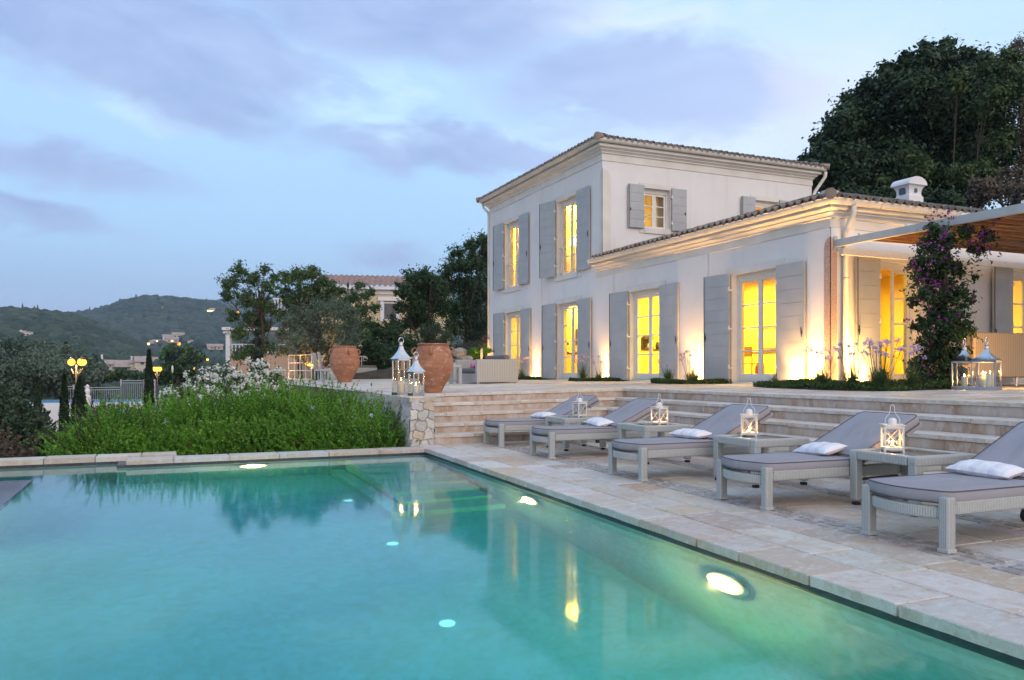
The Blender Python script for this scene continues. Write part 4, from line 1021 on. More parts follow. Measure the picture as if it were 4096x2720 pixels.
# ================================================================== SUN LOUNGERS
def make_lounger():
    """local: foot at x=0, head at +x, width along y (centre 0)"""
    t=thing('sun_lounger','x','sun lounger',(0,0,0))
    HW=.345; pw_=.075
    for x,y in ((.0375,-HW+.0375),(.0375,HW-.0375)):
        b=MB(); b.cbox(x,y,.18,pw_,pw_,.345); lg=b.build('leg','wicker_leg',t,bevel=.014,seg=3)
        b=MB(); b.cbox(x,y,.013,pw_+.006,pw_+.006,.026); b.build('foot_cap','grey_metal',lg,bevel=.004)
    for x,y in ((1.72,-HW+.0375),(1.72,HW-.0375)):
        b=MB(); b.cbox(x,y,.15,pw_,pw_,.20); lg=b.build('leg','wicker_leg',t,bevel=.012,seg=3)
        b=MB(); b.cbox(x,y,.04,.055,.055,.035); b.cbox(x,y,.014,.05,.05,.026); b.build('rubber_foot','black_rubber',lg)
    for y in (-HW+.0375,HW-.0375):
        b=MB(); b.box(.076,y-.035,.235,1.98,y+.035,.33); b.build('side_rail','wicker_x',t,bevel=.018,seg=3)
    # bowed foot rail
    b=MB(); n=14; outer=[];inner=[]
    for i in range(n+1):
        y=-HW+.076+(2*HW-.152)*i/n; k=1-(2*i/n-1)**2; outer.append((.02-.085*k,y)); inner.append((.075-.085*k,y))
    b.prism(outer[::-1]+inner,.205,.285); b.build('foot_rail','wicker_y',t,bevel=.014,seg=2)
    b=MB(); b.box(1.91,-HW+.07,.24,1.98,HW-.07,.32); b.box(1.0,-HW+.07,.25,1.04,HW-.07,.29); b.build('cross_rail','wicker_y',t,bevel=.012)
    # wheel brackets
    for y in (-.2,.2):
        b=MB(); b.box(1.50,y-.02,.20,1.56,y+.02,.236); b.box(1.515,y-.022,.05,1.565,y-.017,.2); b.box(1.515,y+.017,.05,1.565,y+.022,.2); q=b.build('wheel_bracket','white_metal',t)
        b=MB(); b.tube([(1.54,y-.015,.045),(1.54,y+.015,.045)],.045,18); b.build('wheel','black_rubber',q)
    for y in (-.24,.24):
        b=MB(); b.tube([(1.05,y,.19),(1.55,y,.205)],.012,8); b.build('slide_bar','black_rubber',t)
    # backrest frame
    th=R(25.5); L=.80; Mb=Matrix.Translation((1.0,0,.30))@Matrix.Rotation(-th,4,'Y')
    b=MB()
    for y in (-.30,.26): b.box(.02,y,-.012,L+.0,y+.04,.03,Mb)
    b.box(.02,-.26,-.01,.06,.26,.028,Mb); b.box(L-.05,-.26,-.01,L,.26,.028,Mb); b.box(.4,-.26,-.01,.44,.26,.028,Mb)
    b.build('backrest_frame','grey_metal',t,bevel=.008)
    # seat mattress: rounded plan, bowed foot
    def outline(x0,x1,hw,r,bow=0.,tail=.01):
        P=[]
        nn=16
        for i in range(nn+1):
            y=hw-r-(2*hw-2*r)*i/nn; k=1-(2*i/nn-1)**2; P.append((x0-bow*k,y))
        for i in range(1,7): a=PI+PI/2*i/6; P.append((x0+r+r*math.cos(a),-hw+r+r*math.sin(a)))
        for i in range(1,12): P.append((x0+r+(x1-tail-x0-r)*i/12,-hw))
        for i in range(0,4): a=-PI/2+PI/2*i/3; P.append((x1-tail+tail*math.cos(a),-hw+tail+tail*math.sin(a)))
        for i in range(0,4): a=PI/2*i/3; P.append((x1-tail+tail*math.cos(a),hw-tail+tail*math.sin(a)))
        for i in range(1,12): P.append((x1-tail-(x1-tail-x0-r)*i/12,hw))
        for i in range(0,6): a=PI/2+PI/2*i/6; P.append((x0+r+r*math.cos(a),hw-r+r*math.sin(a)))
        return P
    def mattress(name,P,z0,z1,M=None,crown=.012):
        b=MB(); n=len(P); cx=(min(p[0] for p in P)+max(p[0] for p in P))/2
        lv=[(-.016,z0),(-.004,z0+.006),(.004,z0+.018),(.007,(z0+z1)/2),(.005,z1-.012),(.0,z1),(-.022,z1+crown*.35),(-.10,z1+crown*.8)]
        vs=[]
        for ins,z in lv:
            for x,y in P:
                dx,dy=x-cx,y; l=math.hypot(dx,dy); lx=(max(p[0] for p in P)-min(p[0] for p in P))/2; ly=max(p[1] for p in P)
                vs.append(Vector((x+ins*dx/lx,y+ins*dy/ly,z)))
        m=len(lv); fs=[tuple(range(n))[::1]]
        for i in range(m-1):
            for k in range(n): fs.append((i*n+(k+1)%n,i*n+k,(i+1)*n+k,(i+1)*n+(k+1)%n))
        c0=len(vs); vs.append(Vector((cx,0,z1+crown)))
        for k in range(n): fs.append((c0,(m-1)*n+(k+1)%n,(m-1)*n+k))
        if M is not None: vs=[M@v for v in vs]
        b.add(vs,fs); mt=b.build(name,'mattress_fabric',t,smooth=True)
        for zz in (z1+.001,z0+.004):
            pz=[Vector((x*1.0+.003*(1 if x>cx else -1)*0,y+.003*(1 if y>0 else -1),zz)) for x,y in P]
            if M is not None: pz=[M@v for v in pz]
            b=MB(); b.tube(pz,.0042,6,closed=True); b.build('piping','piping_fabric',mt,smooth=True)
        return mt
    mattress('seat_mattress',outline(.0,1.035,.335,.11,.055),.305,.385)
    Mt=Matrix.Translation((1.025,0,.315))@Matrix.Rotation(-th,4,'Y')
    mattress('back_mattress',outline(.0,.80,.335,.02,.0,.05),.025,.105,Mt,.016)
    # elastic corner flap at the head
    b=MB(); P=[(.60,-.325),(.815,-.325),(.83,0),(.815,.325),(.60,.325)]
    b.prism(P,-.02,.024,Mt); b.build('back_pocket','mattress_fabric',t,bevel=.01)
    return t
def xf(y): return 4.565+.0175*(y-3.5)-.0
LABL=['sun lounger nearest the camera, cut off by the right edge of the photo','second sun lounger from the camera, between the two nearest side tables','middle sun lounger of the five, third from the camera','fourth sun lounger from the camera, second from the steps','farthest sun lounger, right beside the stone steps']
lg=make_lounger(); YC=[3.83,5.52,7.39,9.66,11.47]; XO_=[-.02,0,-.04,0,.01]
for i,y in enumerate(YC):
    o=lg if i==0 else copy_tree(lg)
    o.location=(xf(y)-.02+XO_[i],y,0); o.rotation_euler=(0,0,R(-1.0)+[.008,-.022,.015,-.012,.02][i]); tag(o,LABL[i],'sun lounger','grey wicker sun loungers in a row beside the pool')

# pillows
def make_pillow(seed):
    L,Wd,T=.47,.26,.10; n=22; m=14; vs=[];fs=[]
    for s in (1,-1):
        for i in range(n+1):
            for j in range(m+1):
                u=2*i/n-1; v=2*j/m-1
                h=T/2*((1-abs(u)**3.2)*(1-abs(v)**2.4))**.55
                pin=1-.07*(1-abs(v)**2)*abs(u)**6; pin2=1-.10*(1-abs(u)**2)*abs(v)**6
                wr=.004*math.sin(9*u+seed)*math.cos(7*v+2*seed)
                vs.append((v*Wd/2*pin2,u*L/2*pin,s*(h+wr*(h>.01))+.0))
    N_=(n+1)*(m+1)
    for s in (0,1):
        for i in range(n):
            for j in range(m):
                q=(s*N_+i*(m+1)+j,s*N_+i*(m+1)+j+1,s*N_+(i+1)*(m+1)+j+1,s*N_+(i+1)*(m+1)+j); fs.append(q if s else q[::-1])
    b=MB(); b.add(vs,fs); o=b.build('pillow','pillow_fabric',smooth=True)
    return o
PL=['striped white pillow on the sun lounger nearest the camera','striped white pillow on the second lounger from the camera','striped white pillow on the middle lounger','striped white pillow on the fourth lounger from the camera','white pillow half hidden on the farthest lounger']
for i,y in enumerate(YC):
    p=make_pillow(i); th=R(22)
    p.location=(xf(y)+.90+XO_[i],y+.03+(-.02 if i%2 else .03),.385+.058); p.rotation_euler=(R([2,-3,1,4,-2][i]),R([-8,-14,-5,-10,-7][i]),R([3,-7,9,-4,6][i])); tag(p,PL[i],'pillow','white striped pillows on the loungers')
# side tables
def make_table():
    t=thing('side_table','x','side table'); H_=.475; hw=.34
    for sx in (-1,1):
        for sy in (-1,1):
            b=MB(); b.cbox(sx*(hw-.04),sy*(hw-.04),.24,.08,.08,.40); lg=b.build('leg','wicker_leg',t,bevel=.015,seg=3)
            b=MB(); b.cbox(sx*(hw-.04),sy*(hw-.04),.013,.05,.05,.026); b.build('rubber_foot','black_rubber',lg)
    for s in (-1,1):
        b=MB(); b.box(-hw,s*(hw-.04)-.045,.395,hw,s*(hw-.04)+.045,H_); b.build('rail','wicker_x',t,bevel=.016,seg=3)
        b=MB(); b.box(s*(hw-.04)-.044,-hw+.086,.396,s*(hw-.04)+.044,hw-.086,H_-.001); b.build('rail','wicker_y',t,bevel=.014,seg=3)
    b=MB(); b.box(-hw+.085,-hw+.085,H_-.016,hw-.085,hw-.085,H_-.006); b.build('table_top','table_glass',t)
    b=MB(); b.box(-hw+.086,-hw+.086,.40,hw-.086,hw-.086,.408); b.build('under_shelf','wicker_x',t)
    return t
TL=['nearest wicker side table, between the two nearest loungers','second wicker side table from the camera, right of the middle lounger','third wicker side table from the camera, between the middle and fourth loungers','farthest wicker side table, between the two loungers nearest the steps']
TP=[(5.775,4.79),(5.68,6.53),(5.80,8.65),(5.65,10.50)]
tb0=make_table()
for i,(x,y) in enumerate(TP):
    o=tb0 if i==0 else copy_tree(tb0); o.location=(x,y,0); o.rotation_euler=(0,0,R(-1.5)); tag(o,TL[i],'side table','wicker side tables between the loungers')

# flames and candles
emis('flame',(1,.50,.16),60)
def candle(loc,r,h,label,en,grp='candles burning in the lanterns'):
    t=thing('candle',label,'candle',loc,0,grp)
    m='wax'
    b=MB(); b.lathe([(r*.98,0),(r,.01),(r,h-.006),(r*.92,h),(r*.3,h-.004),(.002,h-.004)],20); b.build('wax',m,t,smooth=False)
    b=MB(); b.lathe([(.001,h-.002),(.0065,h+.008),(.0075,h+.016),(.004,h+.032),(.0006,h+.044)],10); b.build('flame','flame',t,smooth=True)
    light('POINT','candle_light',(0,0,h+.022),en,CANDLE,.012,t)
    return t
# small white lanterns
def make_lantern():
    t=thing('white_lantern','x','lantern'); s=.072; H_=.215
    b=MB()
    for sx in (-1,1):
        for sy in (-1,1): b.cbox(sx*s,sy*s,.012+H_/2,.013,.013,H_); b.cbox(sx*s,sy*s,.006,.018,.018,.012)
    for z in (.024,.205):
        for q in (-1,1): b.box(-s,q*s-.006,z-.011,s,q*s+.006,z+.011); b.box(q*s-.0055,-s,z-.0105,q*s+.0055,s,z+.0105)
    b.box(-s,-s,.014,s,s,.020); b.build('frame','white_metal',t)
    b=MB()
    for q in (-1,1):
        for d in (-1,1):
            b.tube([(-s*d,q*s,.035),(s*d,q*s,.195)],.0028,5); b.tube([(q*s,-s*d,.035),(q*s,s*d,.195)],.0028,5)
    b.build('cross_bar','white_metal',t)
    b=MB()
    for q in (-1,1): b.box(-s+.004,q*(s-.004)-.001,.03,s-.004,q*(s-.004)+.001,.2); b.box(q*(s-.004)-.001,-s+.008,.03,q*(s-.004)+.001,s-.008,.2)
    b.build('glass_pane','glass',t)
    b=MB(); b.box(-s-.016,-s-.016,.222,s+.016,s+.016,.228); b.lathe([(.034,.228),(.034,.262),(.030,.272),(.016,.281),(.001,.284)],18); b.build('roof','white_metal',t,smooth=False)
    b=MB(); b.tube([(-.055,0,.228),(-.058,0,.262),(-.052,0,.285),(-.026,0,.318),(-.018,0,.345),(-.017,0,.375),(-.009,0,.392),(.003,0,.394),(.012,0,.385),(.016,0,.36),(.018,0,.335),(.03,0,.31),(.052,0,.285),(.058,0,.262),(.055,0,.228)],.0032,6); b.build('handle','white_metal',t,smooth=True)
    return t
LP=[(5.72,4.93,.469,'small white lantern on the nearest side table',R(-38)),(5.70,6.72,.469,'small white lantern on the second side table from the camera',R(-45)),(5.86,8.62,.469,'small white lantern on the third side table, handle up, single flame',R(12)),(5.75,10.55,.469,'small white lantern on the farthest side table, seeming unlit',R(8))]
ln0=make_lantern()
for i,(x,y,z,l,rz) in enumerate(LP):
    o=ln0 if i==0 else copy_tree(ln0); o.location=(x,y,z); o.rotation_euler=(0,0,rz); tag(o,l,'lantern','small white lanterns on the side tables')
    if i<3: 
        candle((x,y,z+.021),.022,.028,'tea light burning in the '+['nearest','second nearest','third nearest'][i]+' white lantern',4.5,'tea lights in the white lanterns')
# tall polished lanterns
def steel_lantern(loc,s,H_,roof,rz,label,m='steel',ring=.05):
    t=thing('steel_lantern',label,'lantern',loc,rz,'large polished steel lanterns')
    b=MB(); w=.022
    for sx in (-1,1):
        for sy in (-1,1): b.cbox(sx*(s-w/2),sy*(s-w/2),H_/2,w,w,H_)
    b.box(-s-.004,-s-.004,0,s+.004,s+.004,.05); b.box(-s,-s,H_-.03,s,s,H_)
    b.build('frame',m,t,bevel=.003)
    b=MB()
    for q in (-1,1): b.box(-s+w,q*(s-.012)-.0015,.052,s-w,q*(s-.012)+.0015,H_-.032); b.box(q*(s-.012)-.0015,-s+w,.052,q*(s-.012)+.0015,s-w,H_-.032)
    b.build('glass_pane','glass',t)
    b=MB(); vs=[];fs=[]; k=10
    for i in range(k+1):
        f=i/k; r=(s+.022)*((1-f)**1.75*.82+.18*(1-f)+.0)+.028*f; z=H_+roof*f
        if i==0: r=s+.022
        vs+=[(-r,-r,z),(r,-r,z),(r,r,z),(-r,r,z)]
    fs=[(i*4+j,i*4+(j+1)%4,(i+1)*4+(j+1)%4,(i+1)*4+j) for i in range(k) for j in range(4)]+[(3,2,1,0),(4*k,4*k+1,4*k+2,4*k+3)]
    b.add(vs,fs); zt=H_+roof; b.lathe([(.030,zt),(.034,zt+.012),(.034,zt+.05),(.02,zt+.06),(.012,zt+.075)],16); b.build('roof','steel' if m!='steel' else 'steel',t)
    b=MB(); pts=[(ring*math.cos(a),0,zt+.045+ring*1.1+ring*1.15*math.sin(a)) for a in np.linspace(0,2*PI,22)[:-1]]; b.tube(pts,.007,8,closed=True); b.build('ring_handle','steel',t,smooth=True)
    return t
zl=TZ(3.8)+.006
steel_lantern((3.77,13.30,zl),.118,.62,.22,R(10),'tall polished steel lantern at the terrace corner, behind the smaller one','steel',.045)
candle((3.77,13.30,zl+.052),.045,.20,'candle in the tall lantern at the terrace corner',5)
steel_lantern((3.86,12.72,zl),.10,.40,.19,R(10),'smaller polished steel lantern in front of the tall one at the terrace corner','steel',.04)
candle((3.86,12.72,zl+.052),.042,.13,'candle in the smaller lantern at the terrace corner',5)
zr=.864
steel_lantern((11.52,8.22,zr),.165,.45,.17,R(21),'large square steel lantern with two candles, on the terrace right of the bougainvillea','steel_dull',.065)
candle((11.46,8.12,zr+.052),.05,.20,'tall cream candle in the front lantern right of the bougainvillea',9)
candle((11.58,8.32,zr+.052),.045,.19,'second candle in the front lantern right of the bougainvillea',6)
steel_lantern((11.78,8.78,zr),.155,.45,.17,R(24),'darker steel lantern standing behind the front lantern right of the bougainvillea','steel_dull',.065)
candle((11.78,8.78,zr+.052),.045,.15,'candle in the rear lantern right of the bougainvillea',6)

# ================================================================== URNS
def urn(loc,h,label,rz):
    t=thing('terracotta_urn',label,'urn',loc,rz,'large terracotta jars on the terrace edge')
    P=[(.175,0),(.180,.02),(.200,.08),(.252,.17),(.310,.27),(.365,.38),(.400,.48),(.409,.57),(.402,.66),(.380,.76),(.353,.85),(.328,.92),(.314,.955),(.318,.965),(.332,.972),(.333,.992),(.322,1.0),(.285,.995),(.275,.94),(.31,.85),(.34,.7),(.30,.4)]
    # smooth the profile and add thrown ridges
    prof=[]
    for i in range(len(P)-1):
        for k in range(3):
            f=k/3; prof.append((P[i][0]*(1-f)+P[i+1][0]*f,P[i][1]*(1-f)+P[i+1][1]*f))
    prof=[(r+(.004*math.sin(z*85) if .1<z<.9 and i<50 else 0),z) for i,(r,z) in enumerate(prof)]
    for i,(r,z) in enumerate(prof):
        for zb in (.34,.52,.70,.86):
            if abs(z-zb)<.016 and i<50: prof[i]=(r+.012,z)
    prof=[(r*h,z*h) for r,z in prof]; b=MB(); b.lathe(prof,56); b.f=b.f[:-1]; b.c=b.c[:-1]; b.build('body','terracotta',t,smooth=True)
    for k in range(4):
        a=R(90*k+45); c,s=math.cos(a),math.sin(a); b=MB()
        b.tube([(c*r*h,s*r*h,z*h) for r,z in ((.33,.90),(.375,.915),(.425,.885),(.438,.84),(.42,.79),(.375,.775))],[.016*h,.02*h,.021*h,.021*h,.020*h,.022*h],10); b.build('handle','terracotta',t,smooth=True)
    return t
urn((4.66,14.25,TZ(4.66)),.915,'large terracotta urn beside the steel lanterns at the terrace corner',R(20))
urn((5.75,27.3,TZ(5.75)),1.24,'farther terracotta urn in front of the wicker bench, left on the terrace',R(50))

# ================================================================== TERRACE FURNITURE
def armchair(loc,L,D_,rz,label,m='wicker_panel',cm='cushion_grey',name='wicker_sofa',cat='sofa',arm=.62,seatn=1):
    """open side faces local -x; L along y, depth D_ along x"""
    t=thing(name,label,cat,loc,rz,'grey wicker sofas on the terrace')
    for y0 in (0,L-.16):
        b=MB(); b.box(0,y0,.03,D_,y0+.16,arm); b.build('arm',m,t,bevel=.02,seg=3)
    b=MB(); b.box(D_-.16,.161,.03,D_,L-.161,arm); b.build('back',m,t,bevel=.02,seg=3)
    b=MB(); b.box(.02,.161,.03,D_-.161,L-.161,.28); b.build('base',m,t,bevel=.01)
    w=(L-.34)/seatn
    for i in range(seatn):
        b=MB(); b.box(-.01,.17+w*i,.285,D_-.17,.17+w*(i+1)-.01,.42); b.build('seat_cushion',cm,t,bevel=.045,seg=4,smooth=True)
        b=MB(); b.box(D_-.36,.175+w*i,.425,D_-.165,.17+w*(i+1)-.012,arm+.13); b.build('back_cushion',cm,t,bevel=.06,seg=4,smooth=True)
    for x in (.05,D_-.05):
        for y in (.06,L-.06):
            b=MB(); b.cbox(x,y,.015,.07,.07,.03); b.build('foot','grey_metal',t)
    return t
sz=TZ(8.2)
armchair((7.80,20.08,sz),1.75,1.22,R(0),'grey wicker sofa near the villa, its solid side panel towards the camera',seatn=1,arm=.66)
so2=armchair((9.45,25.7,TZ(9)),1.8,.95,R(180),'grey wicker sofa partly hidden behind the nearer terracotta urn',seatn=2,arm=.6)
t=thing('coffee_table','low pale wicker table with square legs between the sofas','table',(6.75,20.35,TZ(7.)))
b=MB(); b.box(0,0,.46,.72,.8,.53); b.build('tabletop','wicker_x',t,bevel=.012)
for x,y in ((.045,.045),(.675,.045),(.045,.755),(.675,.755)):
    b=MB(); b.cbox(x,y,.23,.09,.09,.458); b.build('leg','wicker_leg',t,bevel=.01)
b=MB(); 
for k in range(16): b.sphere((random.uniform(-.16,.16),random.uniform(-.16,.16),random.uniform(0,.10)),random.uniform(.04,.07),8,6)
o=b.build('throw','pink_fabric',smooth=True); o.location=(8.15,20.9,sz+.46); tag(o,'crumpled pink throw on the seat of the grey wicker sofa','throw')
# chaise with a brown wooden frame behind
t=thing('wooden_bench','dark wooden garden bench behind the sofa near the villa','bench',(7.6,27.2,TZ(8)))
b=MB(); b.box(0,0,.38,1.9,.5,.43); b.build('seat','wood_warm',t)
b=MB()
for i in range(9): b.box(.03+i*.21,.46,.43,.12+i*.21,.49,.82+.06*math.sin(i/8*PI))
b.box(0,.45,.80,1.9,.50,.86); b.build('backrest','wood_warm',t)
for x in (.04,1.82):
    for y in (.02,.44): 
        b=MB(); b.box(x,y,0,x+.05,y+.05,.38); b.build('leg','wood_warm',t)
# built bench with railing at the far edge
t=thing('wicker_bench','long grey wicker bench with a grey seat pad at the far edge of the terrace','bench',(6.7,34.9,TZ(8)))
b=MB(); b.box(0,0,.02,2.1,.7,.50); b.build('base','wicker_panel',t,bevel=.015)
b=MB(); b.box(.02,.02,.502,2.08,.68,.60); b.build('seat_pad','cushion_grey',t,bevel=.03,seg=3,smooth=True)
t=thing('iron_railing','pale metal railing with a scrolled end behind the wicker bench','railing',(6.4,36.0,TZ(8)))
b=MB(); b.tube([(0,0,1.02),(2.1,0,1.02)]+[(2.1+.13*math.sin(a)*1.0*(1-a/14),0,.90+.12*math.cos(a)*(1-a/14)) for a in np.linspace(.3,7.5,18)],.018,8); b.tube([(0,0,.80),(2.0,0,.80)],.014,6); b.build('handrail','white_metal',t,smooth=True)
for x in (.02,1.0,1.95):
    b=MB(); b.tube([(x,0,0),(x,0,1.02)],.016,8); b.build('post','white_metal',t)
def hichair(loc,rz,label):
    t=thing('wicker_chair',label,'chair',loc,rz,'high backed wicker chairs')
    b=MB(); b.box(-.24,-.24,.38,.24,.26,.47); b.build('seat','wicker_panel',t,bevel=.015)
    b=MB(); n=8; 
    pts=[(-.22-.10*(i/n)**1.6,.47+.66*i/n) for i in range(n+1)]
    vs=[(x,-.23,z) for x,z in pts]+[(x,.25,z) for x,z in pts]+[(x-.045,-.23,z) for x,z in pts]+[(x-.045,.25,z) for x,z in pts]; m=n+1; fs=[]
    for i in range(n): fs+=[(i,i+1,m+i+1,m+i),(2*m+i+1,2*m+i,3*m+i,3*m+i+1),(i+1,i,2*m+i,2*m+i+1),(m+i,m+i+1,3*m+i+1,3*m+i)]
    fs+=[(n,2*m+n,3*m+n,m+n),(0,m,3*m,2*m)]; b.add(vs,fs); b.build('backrest','wicker_panel',t,bevel=.01)
    for x,y in ((-.21,-.21),(.21,-.21),(-.21,.23),(.21,.23)):
        b=MB(); b.box(x-.025,y-.025,0,x+.025,y+.025,.379); b.build('leg','grey_metal',t)
hichair((5.98,32.9,TZ(6)),R(-28),'high backed wicker chair on the left, farther from the terracotta urn'); hichair((5.95,31.5,TZ(6)),R(-20),'high backed wicker chair right next to the farther terracotta urn')
# grid railing at the wall end
t=thing('metal_fence','pale metal grid fence panel at the far left end of the terrace','fence',(5.27,37.0,TZ(5.5)))
p0=Vector((0,0,0)); p1=Vector((.74,-1.6,0)); b=MB()
for z in (.04,.42,.76,1.1): b.tube([p0+Vector((0,0,z)),p1+Vector((0,0,z))],.018,6)
b.build('rail','white_metal',t)
for i in range(5):
    p=p0.lerp(p1,i/4); b=MB(); b.tube([p,p+Vector((0,0,1.12))],.020 if i in (0,4,2) else .013,6); b.build('post','white_metal',t)
# rattan sofa under the pergola
t=thing('rattan_sofa','large tan rattan sofa with its back to the camera, under the pergola on the right','sofa',(13.9,10.15,.864),R(-2))
b=MB(); n=26; 
for k,(z0,z1,o_) in enumerate(((.17,1.02,0),)):
    outer=[];inner=[]
    for i in range(n+1):
        x=3.4*i/n; outer.append((x,.0)); inner.append((x,.07))
    b.prism(outer+inner[::-1],z0,z1)
b.build('back','wicker_tan',t,bevel=.03,seg=3)
for x in (0,3.33): b=MB(); b.box(x,.071,.16,x+.08,.9,.62); b.build('arm','wicker_tan',t,bevel=.02)
b=MB(); b.box(.081,.071,.16,3.329,.9,.34); b.build('seat','wicker_tan',t)
b=MB(); b.box(.09,.10,.345,3.3,.88,.46); b.build('seat_cushion','cushion_grey',t,bevel=.04,seg=3,smooth=True)
b=MB(); b.box(-.10,.09,.40,.55,.26,1.0); b.build('back_cushion','cushion_grey',t,bevel=.07,seg=4,smooth=True)
for x,y in ((.12,.05),(1.2,.05),(2.3,.05),(3.28,.05),(.12,.85),(3.28,.85)):
    b=MB(); b.tube([(x,y,.165),(x-.03,y-.01,0)],[.028,.022],12); b.build('leg','steel_dull',t)

# ================================================================== FOLIAGE TOOLS (numpy)
def leaves(P,N,size,rg,asp=.5,fold=.0,var=.45):
    """quads (diamonds) at P facing roughly N"""
    n=len(P); N=N+rg.normal(0,.65,(n,3)); N/=np.linalg.norm(N,axis=1)[:,None]+1e-9
    A=rg.normal(0,1,(n,3)); A-=N*(A*N).sum(1)[:,None]; A/=np.linalg.norm(A,axis=1)[:,None]+1e-9; B=np.cross(N,A)
    s=size*(1+rg.uniform(-var,var,n))[:,None]; 
    V=np.stack([P-A*s,P+B*s*asp+N*s*.12,P+A*s,P-B*s*asp+N*s*.12],1).reshape(-1,3)
    return V,np.arange(4*n).reshape(n,4)
def crown_pts(blobs,n,rg,shell=.55,sub=9):
    fr_=.34 if n>90000 else .24
    """leaf positions: loose irregular clumps scattered through and around each bough"""
    B=np.array(blobs,float); w=B[:,3]**2.2; w/=w.sum(); idx=rg.choice(len(B),n,p=w)
    K=max(6,sub*2); cc=rg.normal(0,1,(len(B),K,3)); cc/=np.linalg.norm(cc,axis=2)[:,:,None]; cc*=rg.uniform(.25,1.02,(len(B),K,1)); cc[...,2]*=.85
    cs=rg.uniform(.09,.26,(len(B),K)); j=rg.integers(0,K,n)
    C0=cc[idx,j]; P=C0+rg.normal(0,1,(n,3))*cs[idx,j][:,None]*np.array([1,1,.75])
    tip=rg.random(n)<.18; P[tip]=C0[tip]*(1.0+.35*rg.random((tip.sum(),1)))+rg.normal(0,.05,(tip.sum(),3))+np.array([0,0,.10])*rg.random((tip.sum(),1))
    free=rg.random(n)<fr_; P[free]=rg.normal(0,.46,(free.sum(),3))
    W_=B[idx,:3]+P*B[idx,3][:,None]; d=P/(np.linalg.norm(P,axis=1)[:,None]+1e-6); d[:,2]+=.35
    return W_,d
def auto_blobs(c,rx,ry,rz,k,rg,rf=(.24,.42)):
    out=[]; m=min(rx,ry,rz); mm=(rx+ry+rz)/3
    while len(out)<k:
        p=rg.uniform(-1,1,3)
        q=(p**2).sum()
        if q>1 or q<.08: continue
        r=rg.uniform(*rf)*mm*.8
        out.append((c[0]+p[0]*(rx-r*.6),c[1]+p[1]*(ry-r*.6),c[2]+p[2]*(rz-r*.6),r))
    return out
def limbs(b,base,top,r0,blobs,rg,kids=8,r1=.03):
    base=Vector(base); top=Vector(top); n=6; pts=[]
    side=Vector((rg.normal(0,.06),rg.normal(0,.06),0))*(top-base).length
    for i in range(n+1):
        f=i/n; pts.append(base.lerp(top,f)+side*math.sin(f*PI))
    b.tube(pts,[r0*(1.25 if i==0 else 1)*(1-.6*i/n) for i in range(n+1)],8)
    for j in range(min(kids,len(blobs))):
        q=blobs[j]; e=Vector(q[:3]); f=rg.uniform(.35,.95); s=pts[int(f*n)]; mid=s.lerp(e,.5)+Vector((rg.normal(0,.1),rg.normal(0,.1),.08))*(e-s).length*.6
        rr=min(r0*.45*(1-f*.4),.10); b.tube([s,s.lerp(mid,.6),mid,mid.lerp(e,.6),e],[rr,rr*.8,rr*.6,rr*.4,r1*.4],6)
        for _ in range(2):
            d=Vector(rg.normal(0,1,3)).normalized()*q[3]*.8; b.tube([mid,mid.lerp(e+d,.5),e+d],[rr*.4,rr*.25,r1*.2],5)
def tree(name,label,cat,base,blobs,n,leaf,m,top=None,r0=.12,group=None,kids=10,shell=.55,seed=0,trunk=True,asp=.5):
    rg=np.random.default_rng(seed+100); t=thing(name,label,cat,base,0,group)
    P,D=crown_pts(blobs,n,rg,shell); keep=P[:,2]>base[2]+.02; P,D=P[keep],D[keep]; V,Fc=leaves(P,D,leaf,rg,asp); npmesh('crown' if trunk else 'foliage',V,Fc,m,t,base)
    if trunk:
        b=MB(); tp=top or (np.mean([q[0] for q in blobs]),np.mean([q[1] for q in blobs]),np.mean([q[2] for q in blobs])); limbs(b,base,tp,r0,blobs,rg,kids); b.build('trunk','bark',t,base,smooth=True)
    return t
def px_blobs(lst,d,dd=0.):
    """crown blobs measured on the photograph: (u,v,r) native pixels at distance d -> real positions"""
    out=[]
    for i,q in enumerate(lst):
        u,v,r=q[:3]; di=d+(q[3] if len(q)>3 else dd*math.sin(i*2.4)); p=pt(u,v,di); out.append((p.x,p.y,p.z,r*di/F_PX))
    return out
def sprigs(base,rx,ry,h,n,per,leaf,rg,lean=.5,lf=(.18,.42),hfun=None):
    """bush of leafy shoots; returns leaf points and normals"""
    a=rg.uniform(0,2*PI,n); q=rg.random(n)**.5; el=rg.random(n)
    # shoot start on an inner dome, heading outwards and up
    ph=np.arccos(1-el*1.0)          # 0 top .. 
    dx=np.sin(ph)*np.cos(a); dy=np.sin(ph)*np.sin(a); dz=np.cos(ph)
    k=.62+.30*rg.random(n)
    S0=np.stack([base[0]+dx*rx*k,base[1]+dy*ry*k,base[2]+dz*h*k],-1)
    Dr=np.stack([dx*.8,dy*.8,dz*.7+.55],-1)+rg.normal(0,.28,(n,3)); Dr/=np.linalg.norm(Dr,axis=1)[:,None]
    L=rg.uniform(*lf,n)
    tt=rg.random((n,per)); tt=np.sort(tt,1)
    P=S0[:,None,:]+Dr[:,None,:]*(tt*L[:,None])[...,None]; P[...,2]-=(tt**2*L[:,None]*.25*rg.random((n,1)))
    P=P+rg.normal(0,leaf*.55,P.shape)*(1.1-tt*.7)[...,None]
    N=Dr[:,None,:]*.4+rg.normal(0,1,P.shape)
    return P.reshape(-1,3),N.reshape(-1,3),S0+Dr*L[:,None]

